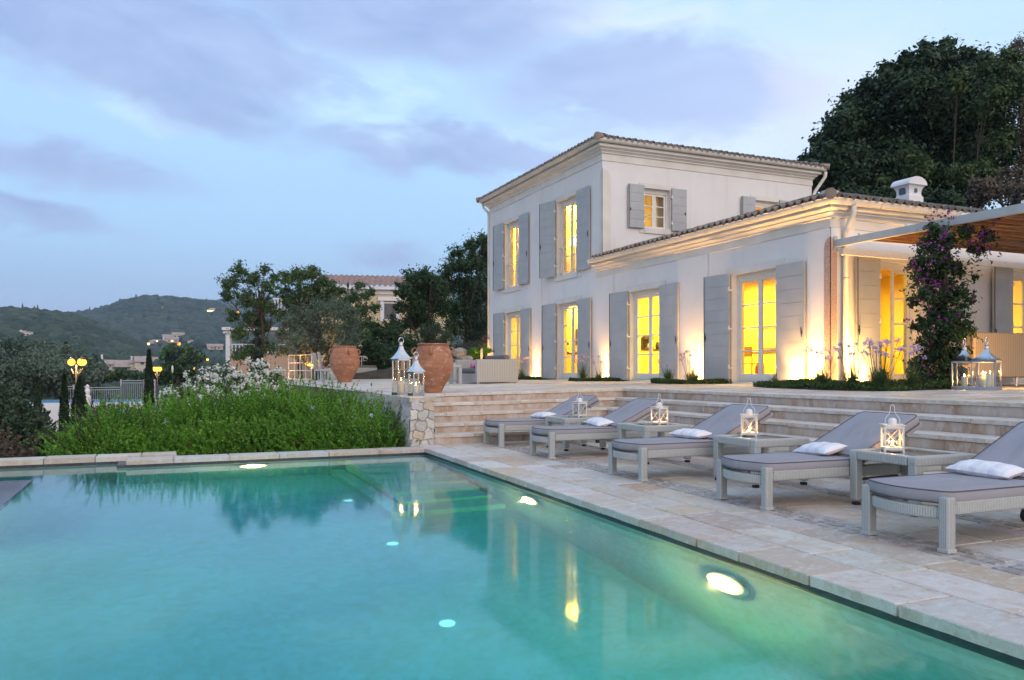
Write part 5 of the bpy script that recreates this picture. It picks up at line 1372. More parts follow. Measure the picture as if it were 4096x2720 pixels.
# ================================================================== GROUND AND HILLS
HILLS=[ # distance, depth spread, crest (u,v) list
 (520,150,[(-900,1225),(-400,1235),(0,1264),(100,1266),(200,1276),(290,1290),(360,1315),(430,1345),(500,1372),(560,1410),(640,1450),(800,1490)]),
 (1250,420,[(-900,1330),(-200,1320),(200,1300),(285,1278),(400,1258),(500,1228),(560,1214),(620,1211),(700,1215),(760,1222),(860,1232),(930,1262),(1000,1290),(1080,1300),(1500,1240),(2100,1200),(3500,1150)]),
 (2300,600,[(-900,1420),(600,1330),(760,1270),(830,1232),(900,1215),(1000,1222),(1100,1210),(1500,1180),(2100,1150),(3500,1150)])]
def g_near(d,u):
    # ground by distance in front of the camera: falls gently from the pool, flat valley, then rises
    g=np.interp(d,[0,11,13,20,35,60,100,180,240,300,500,5000],[-1.2,-1.2,-.35,-1.1,-2.2,-3.0,-3.2,-1.5,.4,.8,2,2])
    gl=np.interp(d,[0,11,13,20,35,60,75,100,130,170,250,370,5000],[-1.2,-1.2,-.35,-1.1,-2.2,-3.0,-2.6,-1.2,.3,2.3,5.5,9,9])
    kl=np.clip((430-u)/230,0,1); g=g*(1-kl)+gl*kl
    # bank rising to the right behind the terrace
    r=np.clip((u-1050)/600,0,1)*np.clip((d-25)/10,0,1); g=g*(1-r)+r*np.interp(d,[25,40,60,120,400],[.3,1.0,2.0,4.,8.])
    return g
def ground_z(d,u):
    z=g_near(d,u)
    for hd,sp,cr in HILLS:
        v=np.interp(u,[c[0] for c in cr],[c[1] for c in cr]); zc=CH+(V0-v)/F_PX*hd; s=np.where(d<hd,sp,sp*1.3)
        m=np.exp(-((d-hd)/s)**2*1.1); z=np.maximum(z,g_near(np.minimum(d,hd),u)*(1-m)+zc*m)
    return z
def ground():
    ds=np.concatenate([[-60,-20,-8,-2,2,5,8,10,11,12,13,14,16,18,20,23,26,30,35,40,46,53,60,70,80,95,110,130,150,175,200,230],np.geomspace(255,3000,90)])
    # angular parameter u outside the frame too
    us=np.concatenate([[-26000,-12000,-6000,-3500,-2000,-1200,-900,-600,-300],np.linspace(-100,2100,150),[2600,3200,4200,6000,12000,26000]])
    Dg,U=np.meshgrid(ds,us,indexing='ij'); De=np.maximum(Dg,30.)  # near and behind: rectangular
    A=.4026+.9154*(U-2048)/F_PX; B=.9154-.4026*(U-2048)/F_PX
    lat=(U-2048)/F_PX*np.maximum(Dg,12.)
    X=.4026*Dg+.9154*lat; Y=.9154*Dg-.4026*lat
    rg=np.random.default_rng(1)
    Z=ground_z(np.maximum(Dg,0),U)+np.where(Dg>60,rg.normal(0,1,Dg.shape)*np.clip(Dg/600,0,1)*1.2,0)
    # keep the ground under the built platform
    inside=(X>-3.4)&(Y<12.6); Z=np.where(inside,np.minimum(Z,-2.2),Z)
    onter=(X>wallx(Y)-1.2)&(Y<38.6)&(Y>8); Z=np.where(onter,np.minimum(Z,-1.0),Z)
    Z=np.where((X>6)&(Y<39),np.minimum(Z,-1.),Z)
    hgt,w=X.shape; I=np.arange(hgt*w).reshape(hgt,w); q=np.stack([I[:-1,:-1],I[:-1,1:],I[1:,1:],I[1:,:-1]],-1).reshape(-1,4)
    o=npmesh('ground',np.stack([X,Y,Z],-1).reshape(-1,3),q,'hill_ground',smooth=True); tag(o,kind='structure')
def hillm():
    m=newmat('hill_ground'); b=NB(m); v=b.pos()
    n=b.noise(v,.09,5,.6); n2=b.noise(v,.006,4,.5)
    c=b.mix(b.rng(n,.4,.62),(.030,.048,.026),(.060,.080,.045)); c=b.mix(b.rng(n2,.60,.68,0,.6),c,(.16,.13,.085))
    b.out(b.pbsdf(c,.95,0,b.bump(n,.8,2.),.2))
hillm(); ground()
# retaining bank below the far pool edge is hidden by the hedge
def hill_d(u,v,d0=150,d1=2400):
    ds=np.geomspace(d0,d1,800); z=ground_z(ds,np.full(800,float(u))); s_=CH-(v-V0)/F_PX*ds; k=np.argmax(z>=s_-.3); return float(ds[k]) if (z>=s_-.3).any() else None
VILLAS=[(82,128,1331,1342,'white_wall','small white villa with a lit lamp high on the left hill',((.3,.3,.7,1.2,0),(.6,.3,.7,1.2,0),(.92,.3,.7,.9,1))),
 (48,82,1361,1369,'white_wall','smaller white villa below the lit one on the left hill',((.35,.25,.75,1.3,0),(.65,.25,.75,1.3,1))),
 (652,684,1346,1361,'white_wall','white house at the left of the hillside village cluster',((.3,.3,.7,1.,0),(.7,.3,.7,1.,0))),
 (665,712,1356,1369,'peach_wall','pinkish house in front of the hillside village cluster',((.25,.3,.7,1.,0),(.5,.3,.7,1.,1),(.8,.3,.7,1.,0))),
 (690,735,1338,1357,'cream_wall','taller cream house at the top of the hillside village cluster',((.25,.4,.8,1.,0),(.55,.4,.8,1.,0),(.8,.2,.5,1.,1))),
 (830,890,1384,1397,'peach_wall','low peach house below the village, right side of the hill',((.3,.3,.7,1.4,0),(.5,.3,.8,1.4,0),(.75,.3,.7,1.4,0))),
 (752,785,1365,1371,'white_wall','tiny low white house right of the village cluster',((.5,.2,.8,1.4,0),)),
 (600,640,1366,1372,'pale_wall','low pale shed left of the village cluster',((.5,.2,.8,1.4,0),)),
 (828,858,1239,1247,'peach_wall','lit house near the crest of the far hill, left of the almond tree',((.3,.2,.8,2.2,1),(.7,.2,.8,2.,1))),
 (633,652,1229,1234,'pale_wall','low lit house on the crest of the middle hill',((.5,.1,.9,2.4,1),))]
def forest():
    vd=[((q[0]+q[1])/2,(q[1]-q[0])/2,hill_d((q[0]+q[1])/2,q[3]) or 900.) for q in VILLAS]+[(500,125,262.)]
    rg=np.random.default_rng(11); ico=[]
    # low poly blob
    import bmesh
    bm=bmesh.new(); bmesh.ops.create_icosphere(bm,subdivisions=2,radius=1); bv=np.array([v.co[:] for v in bm.verts]); bf=np.array([[v.index for v in f.verts] for f in bm.faces]); bm.free()
    Vs=[];Fs=[];n0=0
    def scatter(n,d0,d1,u0,u1,r0,r1,tall=0.,sub=None,logd=True):
        nonlocal n0
        d=np.exp(rg.uniform(math.log(d0),math.log(d1),n)) if logd else rg.uniform(d0,d1,n); u=rg.uniform(u0,u1,n)
        z=ground_z(d,u); r=rg.uniform(r0,r1,n)*(1+.0*d)
        t=(u-2048)/F_PX; X=(.4026+.9154*t)*d; Y=(.9154-.4026*t)*d
        # clearings
        for i in range(n):
            if any(abs(u[i]-q[0])<q[1]+4 and q[2]*(.6 if q[1]>100 else (.93 if q[2]>700 else .85))<d[i]<q[2]*1.02 for q in vd): continue
            s=np.array([r[i]*rg.uniform(.8,1.25),r[i]*rg.uniform(.8,1.25),r[i]*rg.uniform(.65,.95)])
            if rg.random()<tall: s=np.array([r[i]*.22,r[i]*.22,r[i]*1.25])
            ph=rg.uniform(0,6,3); k=1+.16*np.sin(bv[:,0]*4+ph[0])*np.sin(bv[:,1]*5+ph[1])+.12*np.sin(bv[:,2]*6+ph[2]+bv[:,0]*3)+rg.normal(0,.05,len(bv))
            V=bv*k[:,None]*s+np.array([X[i],Y[i],z[i]+s[2]*.45]); Vs.append(V); Fs.append(bf+n0); n0+=len(bv)
    scatter(4200,370,560,-300,900,2.2,4.2,.006)
    scatter(6500,760,1330,-200,1250,4,7.5,.012)
    scatter(1200,1600,2300,500,1250,8,13)
    scatter(2300,170,380,-200,1150,2.0,3.6,.03)
    o=npmesh('forest',np.concatenate(Vs),np.concatenate(Fs),'forest_leaf',k=3,smooth=True); tag(o,'olive and oak woodland covering the far hills','woodland',kind='stuff')
forest()

# olive grove in the middle distance: individual trees
def grove():
    rg=np.random.default_rng(21); k=0
    spots=[]
    for d0,d1,n,u0,u1 in ((75,100,9,-60,330),(100,130,12,-60,420),(130,170,17,-60,1000)):
        for i in range(n):
            u=u0+(u1-u0)*(i+.5+rg.uniform(-.35,.35))/n; d=rg.uniform(d0,d1); spots.append((u,d))
    for u,d in spots:
        z=float(ground_z(np.array(d),np.array(u))); p=at(u,d,z); r=rg.uniform(2.3,3.6)
        if 325<u<720 and d>90: continue
        bl=auto_blobs((p.x,p.y,z+r*1.05),r*1.15,r*1.15,r*.85,12,rg,(.35,.55))
        near='nearer rows' if d<100 else ('middle rows' if d<130 else 'far rows')
        tree('olive_tree','grey green round crowned olive tree in the '+near+' of the grove below the pool','tree',tuple(p),bl,int(5200 if d<110 else 3600),.17 if d<110 else .21,'leaf_olive' if rg.random()<.6 else 'leaf_greyshrub',r0=.25,group='olive trees of the grove below the pool, '+near,kids=3,seed=int(u+d*7))
grove()
def dark_tree(u,vt,vb,d,w,label,m='leaf_dark',n=6000,leaf=.16,name='oak_tree',seed=1,k=14,cat='tree'):
    z0=min(zat(vb,d),float(ground_z(np.array(float(d)),np.array(float(u))))+3); p=at(u,d,z0); h=zat(vt,d)-z0; r=w/2*d/F_PX; rg=np.random.default_rng(seed)
    bl=auto_blobs((p.x,p.y,z0+h*.60),r,r,h*.42,k,rg)
    return tree(name,label,cat,tuple(p),bl,n,leaf,m,r0=max(.06,h*.02),seed=seed)
dark_tree(150,1375,1500,150,200,'broad dark oak standing above the olive grove on the left','leaf_mid',6000,.42,seed=3)
dark_tree(325,1405,1500,170,90,'dark bushy tree behind the double street lamp on the left','leaf_mid',4000,.4,seed=4)
dark_tree(740,1370,1480,140,190,'wide dark oak below the hillside villa, right of the second street lamp','leaf_mid',6000,.36,seed=5)
dark_tree(490,1480,1530,85,130,'low spreading bright green tree below the long valley villa','leaf_mid',4500,.2,seed=6,name='spreading_tree')
dark_tree(385,1495,1540,90,110,'low dark bush left of the spreading tree in the valley','leaf_dark',3500,.2,seed=7,name='valley_bush',cat='bush')
dark_tree(620,1470,1560,60,110,'dense dark tree right behind the tall cypress','leaf_dark',5500,.14,seed=8)
dark_tree(700,1430,1600,48,170,'dense dark shrub behind the white flowering bush','leaf_dark',7000,.10,seed=9,name='dark_shrub',cat='shrub')
dark_tree(830,1490,1600,55,120,'dark shrub below the white columned house','leaf_dark',5000,.10,seed=10,name='dark_shrub',cat='shrub')

# cypresses
def cypress(u,vt,vb,d,wpx,label,n=9000,leaf=.06,seed=0):
    z0=zat(vb,d); p=at(u,d,z0-.6); h=zat(vt,d)-z0+.6; r=wpx/2*d/F_PX; rg=np.random.default_rng(seed)
    f=rg.random(n)**.8; a=rg.uniform(0,2*PI,n); prof=np.sin(np.clip(f,0,1)**.62*PI)**.55*(1-f*.25); prof=np.where(f>.93,prof*.8,prof)
    rr=r*prof*(.72+.30*rg.random(n))*(1+.12*np.sin(a*5+f*23)); P=np.stack([p.x+rr*np.cos(a),p.y+rr*np.sin(a),p.z+f*h],-1); D=np.stack([np.cos(a),np.sin(a),np.full(n,.8)],-1)
    t=thing('cypress_tree',label,'tree',tuple(p),0,'slender cypresses below the pool'); V,Fc=leaves(P,D,leaf,rg,.45); npmesh('crown',V,Fc,'leaf_cypress',t,tuple(p))
    b=MB(); b.tube([p,p+Vector((0,0,h*.9))],[r*.35,r*.05],7); b.build('trunk','bark',t,tuple(p))
cypress(257,1500,1740,27,36,'slender cypress left of the double street lamp',seed=1)
cypress(318,1520,1760,24,74,'bushy cypress just below the double street lamp',n=14000,seed=2)
cypress(596,1400,1680,30,38,'tallest cypress, beside the second street lamp, in front of the valley villa',n=12000,seed=3)
cypress(150,1510,1650,32,26,'thin cypress at the left, in front of the neighbouring blue pool',n=6000,seed=4)
cypress(672,1410,1480,75,24,'small cypress right of the second street lamp',n=3500,leaf=.12,seed=5)
cypress(205,1395,1470,140,16,'small far cypress above the olive grove',n=1500,leaf=.25,seed=6)
cypress(264,1370,1440,160,22,'far cypress behind the double street lamp',n=1800,leaf=.3,seed=7)

# ------------------------------------------------- left foreground shrubs
def bush(name,label,cat,base,rx,ry,h,n,per,leaf,m,seed,group=None,lf=(.18,.42),flowers=None):
    rg=np.random.default_rng(seed); P,N,tips=sprigs(base,rx,ry,h,n,per,leaf,rg,lf=lf)
    keep=P[:,2]>base[2]-.25; P,N=P[keep],N[keep]
    t=thing(name,label,cat,base,0,group); V,Fc=leaves(P,N,leaf,rg,.42); npmesh('foliage',V,Fc,m,t,base)
    # inner dark body of twigs
    b=MB(); 
    for i in range(0,len(tips),max(1,len(tips)//60)): b.tube([Vector(base),Vector(base).lerp(Vector(tips[i]),.55)+Vector((0,0,.05)),Vector(tips[i])],[.012,.008,.003],4,False)
    b.build('stem','bark',t,base)
    if flowers:
        fm,fn,fs=flowers; ii=rg.choice(len(tips),fn); Q=[];
        for i in ii: Q.append(tips[i]+rg.normal(0,fs*1.3,(14,3)))
        if fn<20:
            for q_ in Q: V,Fc=leaves(q_,rg.normal(0,1,q_.shape)+np.array([0,-1,.5]),fs,rg,.8); npmesh('flower_head',V,Fc,fm,t,base)
        else: Q=np.concatenate(Q); V,Fc=leaves(Q,rg.normal(0,1,Q.shape)+np.array([0,-1,.5]),fs,rg,.8); npmesh('flowers',V,Fc,fm,t,base)
    return t
HB=[ # u, v top, d, halfwidth m
 (345,1760,12.7,.36),(455,1672,12.9,.52),(600,1655,13.4,.62),(770,1612,13.9,.78),(960,1585,14.3,.9),(1150,1562,14.4,.9),(1310,1585,14.0,.8),(1440,1640,13.3,.65),(1530,1715,12.9,.42)]
HL=['leftmost lone low sprout of the plumbago hedge beyond the pool','low feathery end of the plumbago hedge, near the bushy cypress','feathery plumbago shrub in front of the tallest cypress','plumbago shrub left of the far pool lamp, under the white flowers','plumbago shrub right above the far pool lamp','full plumbago shrub in the centre of the hedge with a few pale blue flowers','plumbago shrub below the farther terracotta urn','plumbago shrub against the stone wall with pale blue flowers','low end of the plumbago hedge at the foot of the stone wall']
for i,(u,v,d,hw) in enumerate(HB):
    p=at(u,d,-.35); h=zat(v,d)+.35-.12
    if i>=7: p.x=min(p.x,wallx(p.y)-hw*.55)
    bush('plumbago_shrub',HL[i],'shrub',tuple(p),hw,hw*.9,h,[240,460,640,820,900,900,800,560,340][i],54,.019,'leaf_hedge',40+i,'bright green plumbago shrubs beyond the pool',lf=(.25,.80),flowers=('petal_blue',4 if i in (5,7) else 2,.013) if i>1 else None)
for j,(u,v,d,hw) in enumerate(((520,1760,12.5,.45),(700,1740,12.7,.55),(880,1715,12.8,.6),(1060,1710,12.9,.6),(1230,1712,12.9,.55),(1400,1725,12.8,.5))):
    p=at(u,d,-.3); h=zat(v,d)+.3
    bush('plumbago_shrub','low front growth of the plumbago hedge along the pool coping, '+['left end','second from the left','third from the left','centre','second from the right','by the stone wall'][j],'shrub',tuple(p),hw,hw*.45,h,430,50,.021,'leaf_hedge',70+j,'bright green plumbago shrubs beyond the pool',lf=(.18,.34))
# dark shrubs, far left
p=at(-60,13.5,-1.0); bush('dark_shrub','big blurred dark green shrub at the left edge beyond the infinity pool','shrub',tuple(p),1.15,1.0,zat(1575,13.5)+1.0,700,40,.05,'leaf_greyshrub',61,lf=(.3,.6))
p=at(95,14.2,-1.3); bush('dark_shrub','olive green bushy shrub left of the cypresses','shrub',tuple(p),.75,.8,zat(1640,14.2)+1.3,520,40,.045,'leaf_greyshrub',62,lf=(.25,.5))
p=at(10,12.3,-1.2); bush('dry_grass_clump','brownish dry grass clump at the far left end of the coping','grass clump',tuple(p),.6,.35,zat(1745,12.3)+1.2,420,34,.035,'leaf_brown',63,lf=(.2,.45))
p=at(185,13.4,-1.2); bush('dark_shrub','low grey green shrub between the coping and the bushy cypress','shrub',tuple(p),.5,.5,zat(1720,13.4)+1.2,420,36,.035,'leaf_greyshrub',64,lf=(.15,.35))
p=at(420,19.5,-1.6); bush('dark_shrub','thin reddish olive shrub in front of the neighbouring pool railing','shrub',tuple(p),.75,.7,zat(1590,19.5)+1.6,360,34,.035,'leaf_greyshrub',65,lf=(.2,.5))
p=at(510,18.5,-1.4); bush('dark_shrub','loose dark shrub left of the tallest cypress','shrub',tuple(p),.6,.6,zat(1640,18.5)+1.4,360,34,.035,'leaf_greyshrub',66,lf=(.2,.5))
# white flowering climber
for j,(u,v,d,hw,n) in enumerate(((760,1540,21,.8,330),(900,1470,22,1.15,520),(1050,1468,23,1.1,520))):
    p=at(u,d,-.9); bush('white_flowering_shrub',['low left wing of the white flowering shrubs','large white flowering shrub with dense blossom in the middle','white flowering shrub nearest to the metal fence panel'][j],'shrub',tuple(p),hw,hw,zat(v,d)+.9,n,44,.035,'leaf_mid',80+j,'white flowering shrubs above the hedge',lf=(.25,.5),flowers=('petal_white',[260,420,420][j],.034))

# ------------------------------------------------- trees behind the terrace
def bt(name,label,d,blobs,base,n,leaf,m,r0,seed,kids=12,shell=.45,cat='tree',top=None,asp=.5):
    bp=at(base[0],d,zat(base[1],d)-.8); tp=None
    if top: q=pt(top[0],top[1],d); tp=tuple(q)
    return tree(name,label,cat,tuple(bp),px_blobs(blobs,d,.9),n,leaf,m,top=tp,r0=r0,seed=seed,kids=kids,shell=shell,asp=asp)
bt('almond_tree','airy almond tree with open branches, leftmost above the terrace end',40,[(920,1130,40),(905,1180,30),(960,1085,38),(1010,1120,42),(1060,1075,26),(1075,1150,40),(1100,1110,26),(985,1190,48),(1050,1215,45),(1000,1270,45),(960,1330,45),(1050,1300,40),(930,1260,30),(1090,1240,30),(1020,1400,45),(960,1420,40),(1080,1390,38),(1040,1455,35)],(1020,1530),15000,.062,'leaf_mid',.13,1,18,.25,top=(1035,1160))
bt('almond_tree','fuller leafy tree standing between the almond tree and the neighbour roof',44,[(1150,1120,40),(1200,1100,45),(1250,1095,36),(1290,1130,40),(1160,1190,50),(1230,1170,55),(1300,1190,45),(1340,1160,38),(1200,1240,48),(1270,1240,45),(1350,1215,30),(1390,1190,26),(1130,1260,34)],(1210,1520),17000,.068,'leaf_mid',.14,2,14,.3,top=(1215,1190))
bt('olive_tree','silvery olive tree lit orange from below, behind the metal fence panel',36,[(1160,1290,45),(1215,1260,50),(1290,1245,55),(1350,1230,50),(1400,1270,55),(1340,1310,60),(1260,1320,60),(1190,1350,60),(1130,1340,40),(1290,1390,55),(1380,1360,55),(1210,1410,40),(1420,1330,40),(1330,1440,35),(1130,1400,34),(1250,1450,30)],(1260,1530),26000,.058,'leaf_olive',.16,3,14,.3,asp=.3)
bt('pear_tree','small upright tree with tiered leafy tips in front of the cream neighbour house',41,[(1440,1140,22),(1420,1190,30),(1465,1180,28),(1490,1165,20),(1400,1240,34),(1450,1240,36),(1500,1230,26),(1430,1300,42),(1480,1290,36),(1410,1350,45),(1470,1350,45)],(1440,1500),12000,.055,'leaf_mid',.10,4,10,.3)
bt('oak_tree','dense dark oak in front of the right end of the neighbour house',42,[(1640,1110,38),(1690,1095,36),(1620,1160,45),(1680,1150,50),(1730,1120,40),(1660,1220,55),(1720,1190,60),(1600,1230,34),(1640,1290,50),(1700,1270,55),(1770,1150,36),(1760,1220,50),(1580,1300,40)],(1680,1500),26000,.062,'leaf_dark',.16,5,12,.4)
bt('oak_tree','large mid green tree reaching up beside the left wall of the villa',46,[(1830,1010,36),(1880,985,40),(1930,960,40),(1960,990,46),(1800,1070,48),(1860,1060,60),(1920,1050,60),(1970,1080,46),(1790,1140,55),(1850,1150,65),(1920,1150,60),(1960,1180,50),(1800,1230,60),(1880,1240,60),(1940,1270,55),(1820,1310,50),(1900,1330,55),(1950,1360,45)],(1880,1500),36000,.072,'leaf_dark',.22,6,16,.45)
bt('cypress_tree','narrow dark cypress in front of the large tree beside the villa',40,[(1915,1110,12),(1915,1150,18),(1915,1200,22),(1915,1250,24),(1915,1300,26),(1915,1350,26),(1915,1400,26)],(1915,1470),7000,.045,'leaf_cypress',.09,7,3,.4)
bt('cypress_tree','dark slender cypress at the foot of the almond tree',33,[(1030,1330,14),(1030,1370,18),(1032,1420,20),(1032,1470,20),(1032,1520,20)],(1032,1590),6000,.045,'leaf_cypress',.08,8,3,.4)
bt('dark_shrub','dense dark shrubbery behind the terracotta urns, left part',37,[(1480,1400,55),(1540,1380,55),(1560,1440,60),(1500,1460,50),(1440,1450,45),(1420,1400,30)],(1500,1530),16000,.055,'leaf_dark',.08,9,4,.5,'shrub')
bt('dark_shrub','dense dark shrubbery behind the terracotta urns, middle part',38,[(1560,1330,48),(1620,1370,55),(1640,1430,60),(1600,1470,50),(1700,1440,50),(1520,1330,40)],(1620,1530),16000,.055,'leaf_dark',.08,10,4,.5,'shrub')
bt('dark_shrub','dark green shrub just left of the villa corner, above the sofa',36,[(1820,1410,45),(1880,1420,42),(1930,1400,40),(1770,1440,40),(1840,1455,40),(1940,1450,30)],(1860,1500),12000,.05,'leaf_dark',.07,11,4,.5,'shrub')
bt('round_shrub','rounded silvery grey shrub behind the nearer terracotta urn',31,[(1700,1330,32),(1745,1320,34),(1785,1340,30),(1720,1365,34),(1770,1370,30)],(1740,1460),12000,.040,'leaf_greyshrub',.06,12,4,.5,'shrub',asp=.3)
bt('dry_shrub','pale twiggy shrub against the bank left of the villa',33,[(1860,1395,30),(1905,1385,28),(1945,1360,28),(1890,1425,28)],(1890,1460),5000,.04,'leaf_brown',.04,13,6,.4,'shrub',asp=.25)
bt('low_hedge','small bright green ground shrub beside the villa corner',32,[(1890,1410,22),(1925,1405,22),(1950,1400,18),(1905,1425,20)],(1915,1450),5000,.035,'leaf_hedge',.04,14,3,.5,'shrub')
bt('oak_tree','dark oak behind the far right end of the villa',44,[(4300,900,120),(4450,820,130),(4250,1050,120),(4420,1050,130),(4600,950,130)],(4400,1350),26000,.15,'leaf_dark',.2,31,5,.5)
bt('oak_tree','second dark oak farther right, beyond the pergola',34,[(4900,900,150),(5150,850,160),(4850,1100,150),(5100,1120,160),(5350,1000,150)],(5100,1380),26000,.13,'leaf_dark',.2,32,5,.5)
# boulders on the bank
for (u,v,d,r,l) in ((1835,1412,32,.27,'pale rounded boulder on the bank behind the nearer terracotta urn'),(1870,1440,31,.2,'smaller brown boulder lying right of the pale rounded one')):
    p=pt(u,v,d); o=lump('boulder',(0,0,0),r,(1.2,1,.8),'rock',None,None,int(u)); o.location=p; tag(o,l,'boulder')
bk=MB(); 
lmp=lump('bank',(0,0,0),1,(1,1,1),'soil',None,None,5); lmp.scale=(4.5,2.2,1.3); lmp.location=at(1800,36,.35); tag(lmp,kind='structure')
lmp=lump('bank',(0,0,0),1,(1,1,1),'soil',None,None,6); lmp.scale=(5,2.2,1.0); lmp.location=at(1480,48,.0); tag(lmp,kind='structure')
light('SPOT','olive_uplight',at(1250,35.0,1.3),1100,(1,.38,.05),.06,None,(.12,.5,1.),R(120),.8)
light('POINT','almond_uplight',at(1092,36,.9),90,(1,.5,.10),.05)

# ------------------------------------------------- big tree right, behind the villa
rgb=np.random.default_rng(77)
big=[(3330,490,26),(3395,400,28),(3465,330,26),(3545,275,30),(3625,235,28),(3705,190,28),(3790,175,26),(3870,215,26),(3225,640,26),(3205,700,22),(3275,560,28),(3930,230,30),(3245,690,44),(3225,750,40),(3300,640,60),(3330,570,60),(3290,720,50),(3380,500,70),(3420,430,60),(3350,640,80),(3480,390,60),(3460,480,90),(3400,580,90),(3540,340,60),(3560,430,90),(3520,560,100),(3430,680,90),(3620,300,60),(3640,380,95),(3640,500,110),(3580,660,110),(3700,250,55),(3720,330,90),(3740,450,110),(3720,600,120),(3780,230,50),(3800,310,90),(3830,420,110),(3840,560,120),(3660,740,110),(3520,760,90),(3900,300,80),(3940,400,110),(3950,540,110),(3880,680,120),(3780,760,90),(3380,740,60)]
leafm('leaf_oak',(.018,.042,.020),(.026,.058,.022),(.045,.085,.03),.18,nsc=.45)
leafm('leaf_oak_light',(.05,.085,.028),(.06,.10,.03),(.08,.13,.04),.2,nsc=.45)
bt('holm_oak','huge dark holm oak towering behind the right side of the villa',38,[(u,v,r*1.05,rgb.uniform(-3,3)) for u,v,r in big],(3700,1250),250000,.108,'leaf_oak',.2,20,3,.5,top=(3720,820))
bt('oak_tree','lighter green oak boughs reaching out in front of the huge holm oak',33,[(3830,330,45),(3960,260,45),(3990,380,55),(3900,450,50),(3640,640,40),(3700,680,50),(3540,730,35),(3830,700,50),(3930,690,55),(4010,560,50),(4040,260,60),(4080,330,60)],(3950,1200),17000,.085,'leaf_oak_light',.10,21,2,.35,top=(3950,900))
bt('bare_tree','half bare twiggy tree at the right edge of the photo, beside the holm oak',36,[(4040,220,45),(4090,190,60),(4120,280,70),(4030,330,50),(4080,420,70),(4120,520,80),(4050,560,60),(4090,660,60)],(4100,1200),11000,.05,'leaf_brown',.2,22,30,.3)
bt('dark_shrub','brownish undergrowth behind the pergola roof at the right edge',31,[(3950,760,60),(4040,740,70),(4090,790,60),(3900,800,50)],(4000,1000),9000,.07,'leaf_brown',.1,23,4,.5,'shrub')
bt('dark_shrub','dark bushes showing over the wing roof beside the white chimney',30,[(3400,770,40),(3450,790,40),(3520,800,40),(3600,800,50),(3700,800,50),(3800,810,50)],(3600,1000),14000,.07,'leaf_oak',.1,24,4,.5,'shrub')

# ================================================================== PLANTING BEDS BY THE VILLA
def bed(name,label,pts,n,seed,hgt=.07):
    rg=np.random.default_rng(seed); poly=np.array(pts); mn=poly.min(0); mx=poly.max(0); P=[]
    def inside(q):
        c=np.zeros(len(q),bool); j=len(poly)-1
        for i in range(len(poly)):
            xi,yi=poly[i];xj,yj=poly[j]; m=((yi>q[:,1])!=(yj>q[:,1]))&(q[:,0]<(xj-xi)*(q[:,1]-yi)/(yj-yi+1e-9)+xi); c^=m; j=i
        return c
    q=rg.uniform(mn,mx,(n*3,2)); q=q[inside(q)][:n]; 
    hh=hgt*(.75+.6*np.sin(q[:,0]*3.1+q[:,1]*2.3)*np.sin(q[:,1]*4.7+1))+.025
    z=np.array([TZ(x) for x in q[:,0]])+hh*rg.random(len(q))**.5
    P=np.stack([q[:,0],q[:,1],z],-1); V,Fc=leaves(P,rg.normal(0,1,P.shape)+np.array([0,0,.8]),.026,rg,.35)
    o=npmesh(name,V,Fc,'leaf_cover'); tag(o,label,'ground cover',kind='stuff')
    s=MB(); s.add([(p[0]*1.0,p[1],TZ(p[0])+.008) for p in pts],[tuple(range(len(pts)))]); o=s.build('bed_soil','soil'); tag(o,kind='structure')
bed('ground_cover','low mat of ground cover in the corner bed by the granite stone',[(11.97,12.9),(10.9,12.6),(10.3,12.05),(10.0,11.0),(9.85,9.8),(9.9,8.9),(10.3,8.6),(11.3,8.75),(12.4,9.1),(12.7,9.8),(12.6,10.9),(12.55,11.77),(11.99,11.77)],21000,1,.09)
bed('ground_cover','low mat of ground cover by the second pier of the wing',[(11.97,16.9),(11.3,16.9),(10.75,16.2),(10.6,15.3),(10.9,14.75),(11.5,14.6),(11.97,14.7)],8000,2)
bed('ground_cover','low mat of ground cover where the wing meets the two storey block',[(11.97,21.4),(11.4,21.5),(11.0,20.9),(10.9,19.9),(11.3,19.3),(11.97,19.3)],7000,3)
bed('ground_cover','low mat of ground cover beside the grey wicker sofa',[(11.97,26.2),(11.4,26.2),(11.0,25.4),(11.0,24.5),(11.4,24.1),(11.97,24.1)],6000,4)
def clump(x,y,r,n,fl,label,seed,fm='petal_pink',fh=.62,cat='flowering plant',group=None):
    rg=np.random.default_rng(seed); z=TZ(x); t=thing('society_garlic',label,cat,(x,y,z),0,group)
    V=[];Fc=[];k=0
    for i in range(n):
        a=rg.uniform(0,2*PI); L=rg.uniform(.6,1.15)*r*1.9; lean=rg.uniform(.15,1.0); w=.006; d=np.array([math.cos(a),math.sin(a)]); s=np.array([-d[1],d[0]]); st=rg.normal(0,.03,2)
        ns=5
        for j in range(ns+1):
            f=j/ns; rr=lean*L*(f**1.5)*.75; zz=L*(f-.38*lean*f*f*1.5); ww=w*(1-f)**.6+.0006
            c=np.array([st[0]+d[0]*rr,st[1]+d[1]*rr]); V+=[(c[0]-s[0]*ww,c[1]-s[1]*ww,zz),(c[0]+s[0]*ww,c[1]+s[1]*ww,zz)]
            if j<ns: Fc.append((k+2*j,k+2*j+1,k+2*j+3,k+2*j+2))
        k+=2*(ns+1)
    npmesh('blades',V,Fc,'blade',t)
    if fl:
        b=MB(); Q=[]
        for i in range(fl):
            a=rg.uniform(0,2*PI); q=rg.random()**.6*r*1.25; top=Vector((math.cos(a)*q,math.sin(a)*q,fh*rg.uniform(.78,1.12))); b0=Vector((math.cos(a)*q*.2,math.sin(a)*q*.2,.02))
            b.tube([b0,b0.lerp(top,.5)+Vector((0,0,.03)),top],.0035,4)
            q_=np.array(top)+rg.normal(0,1,(18,3))*np.array([.026,.026,.015]); V,Fc=leaves(q_,rg.normal(0,1,q_.shape),.018,rg,.6); npmesh('flower_head',V,Fc,fm,t)
        b.build('stems','blade',t)
    return t
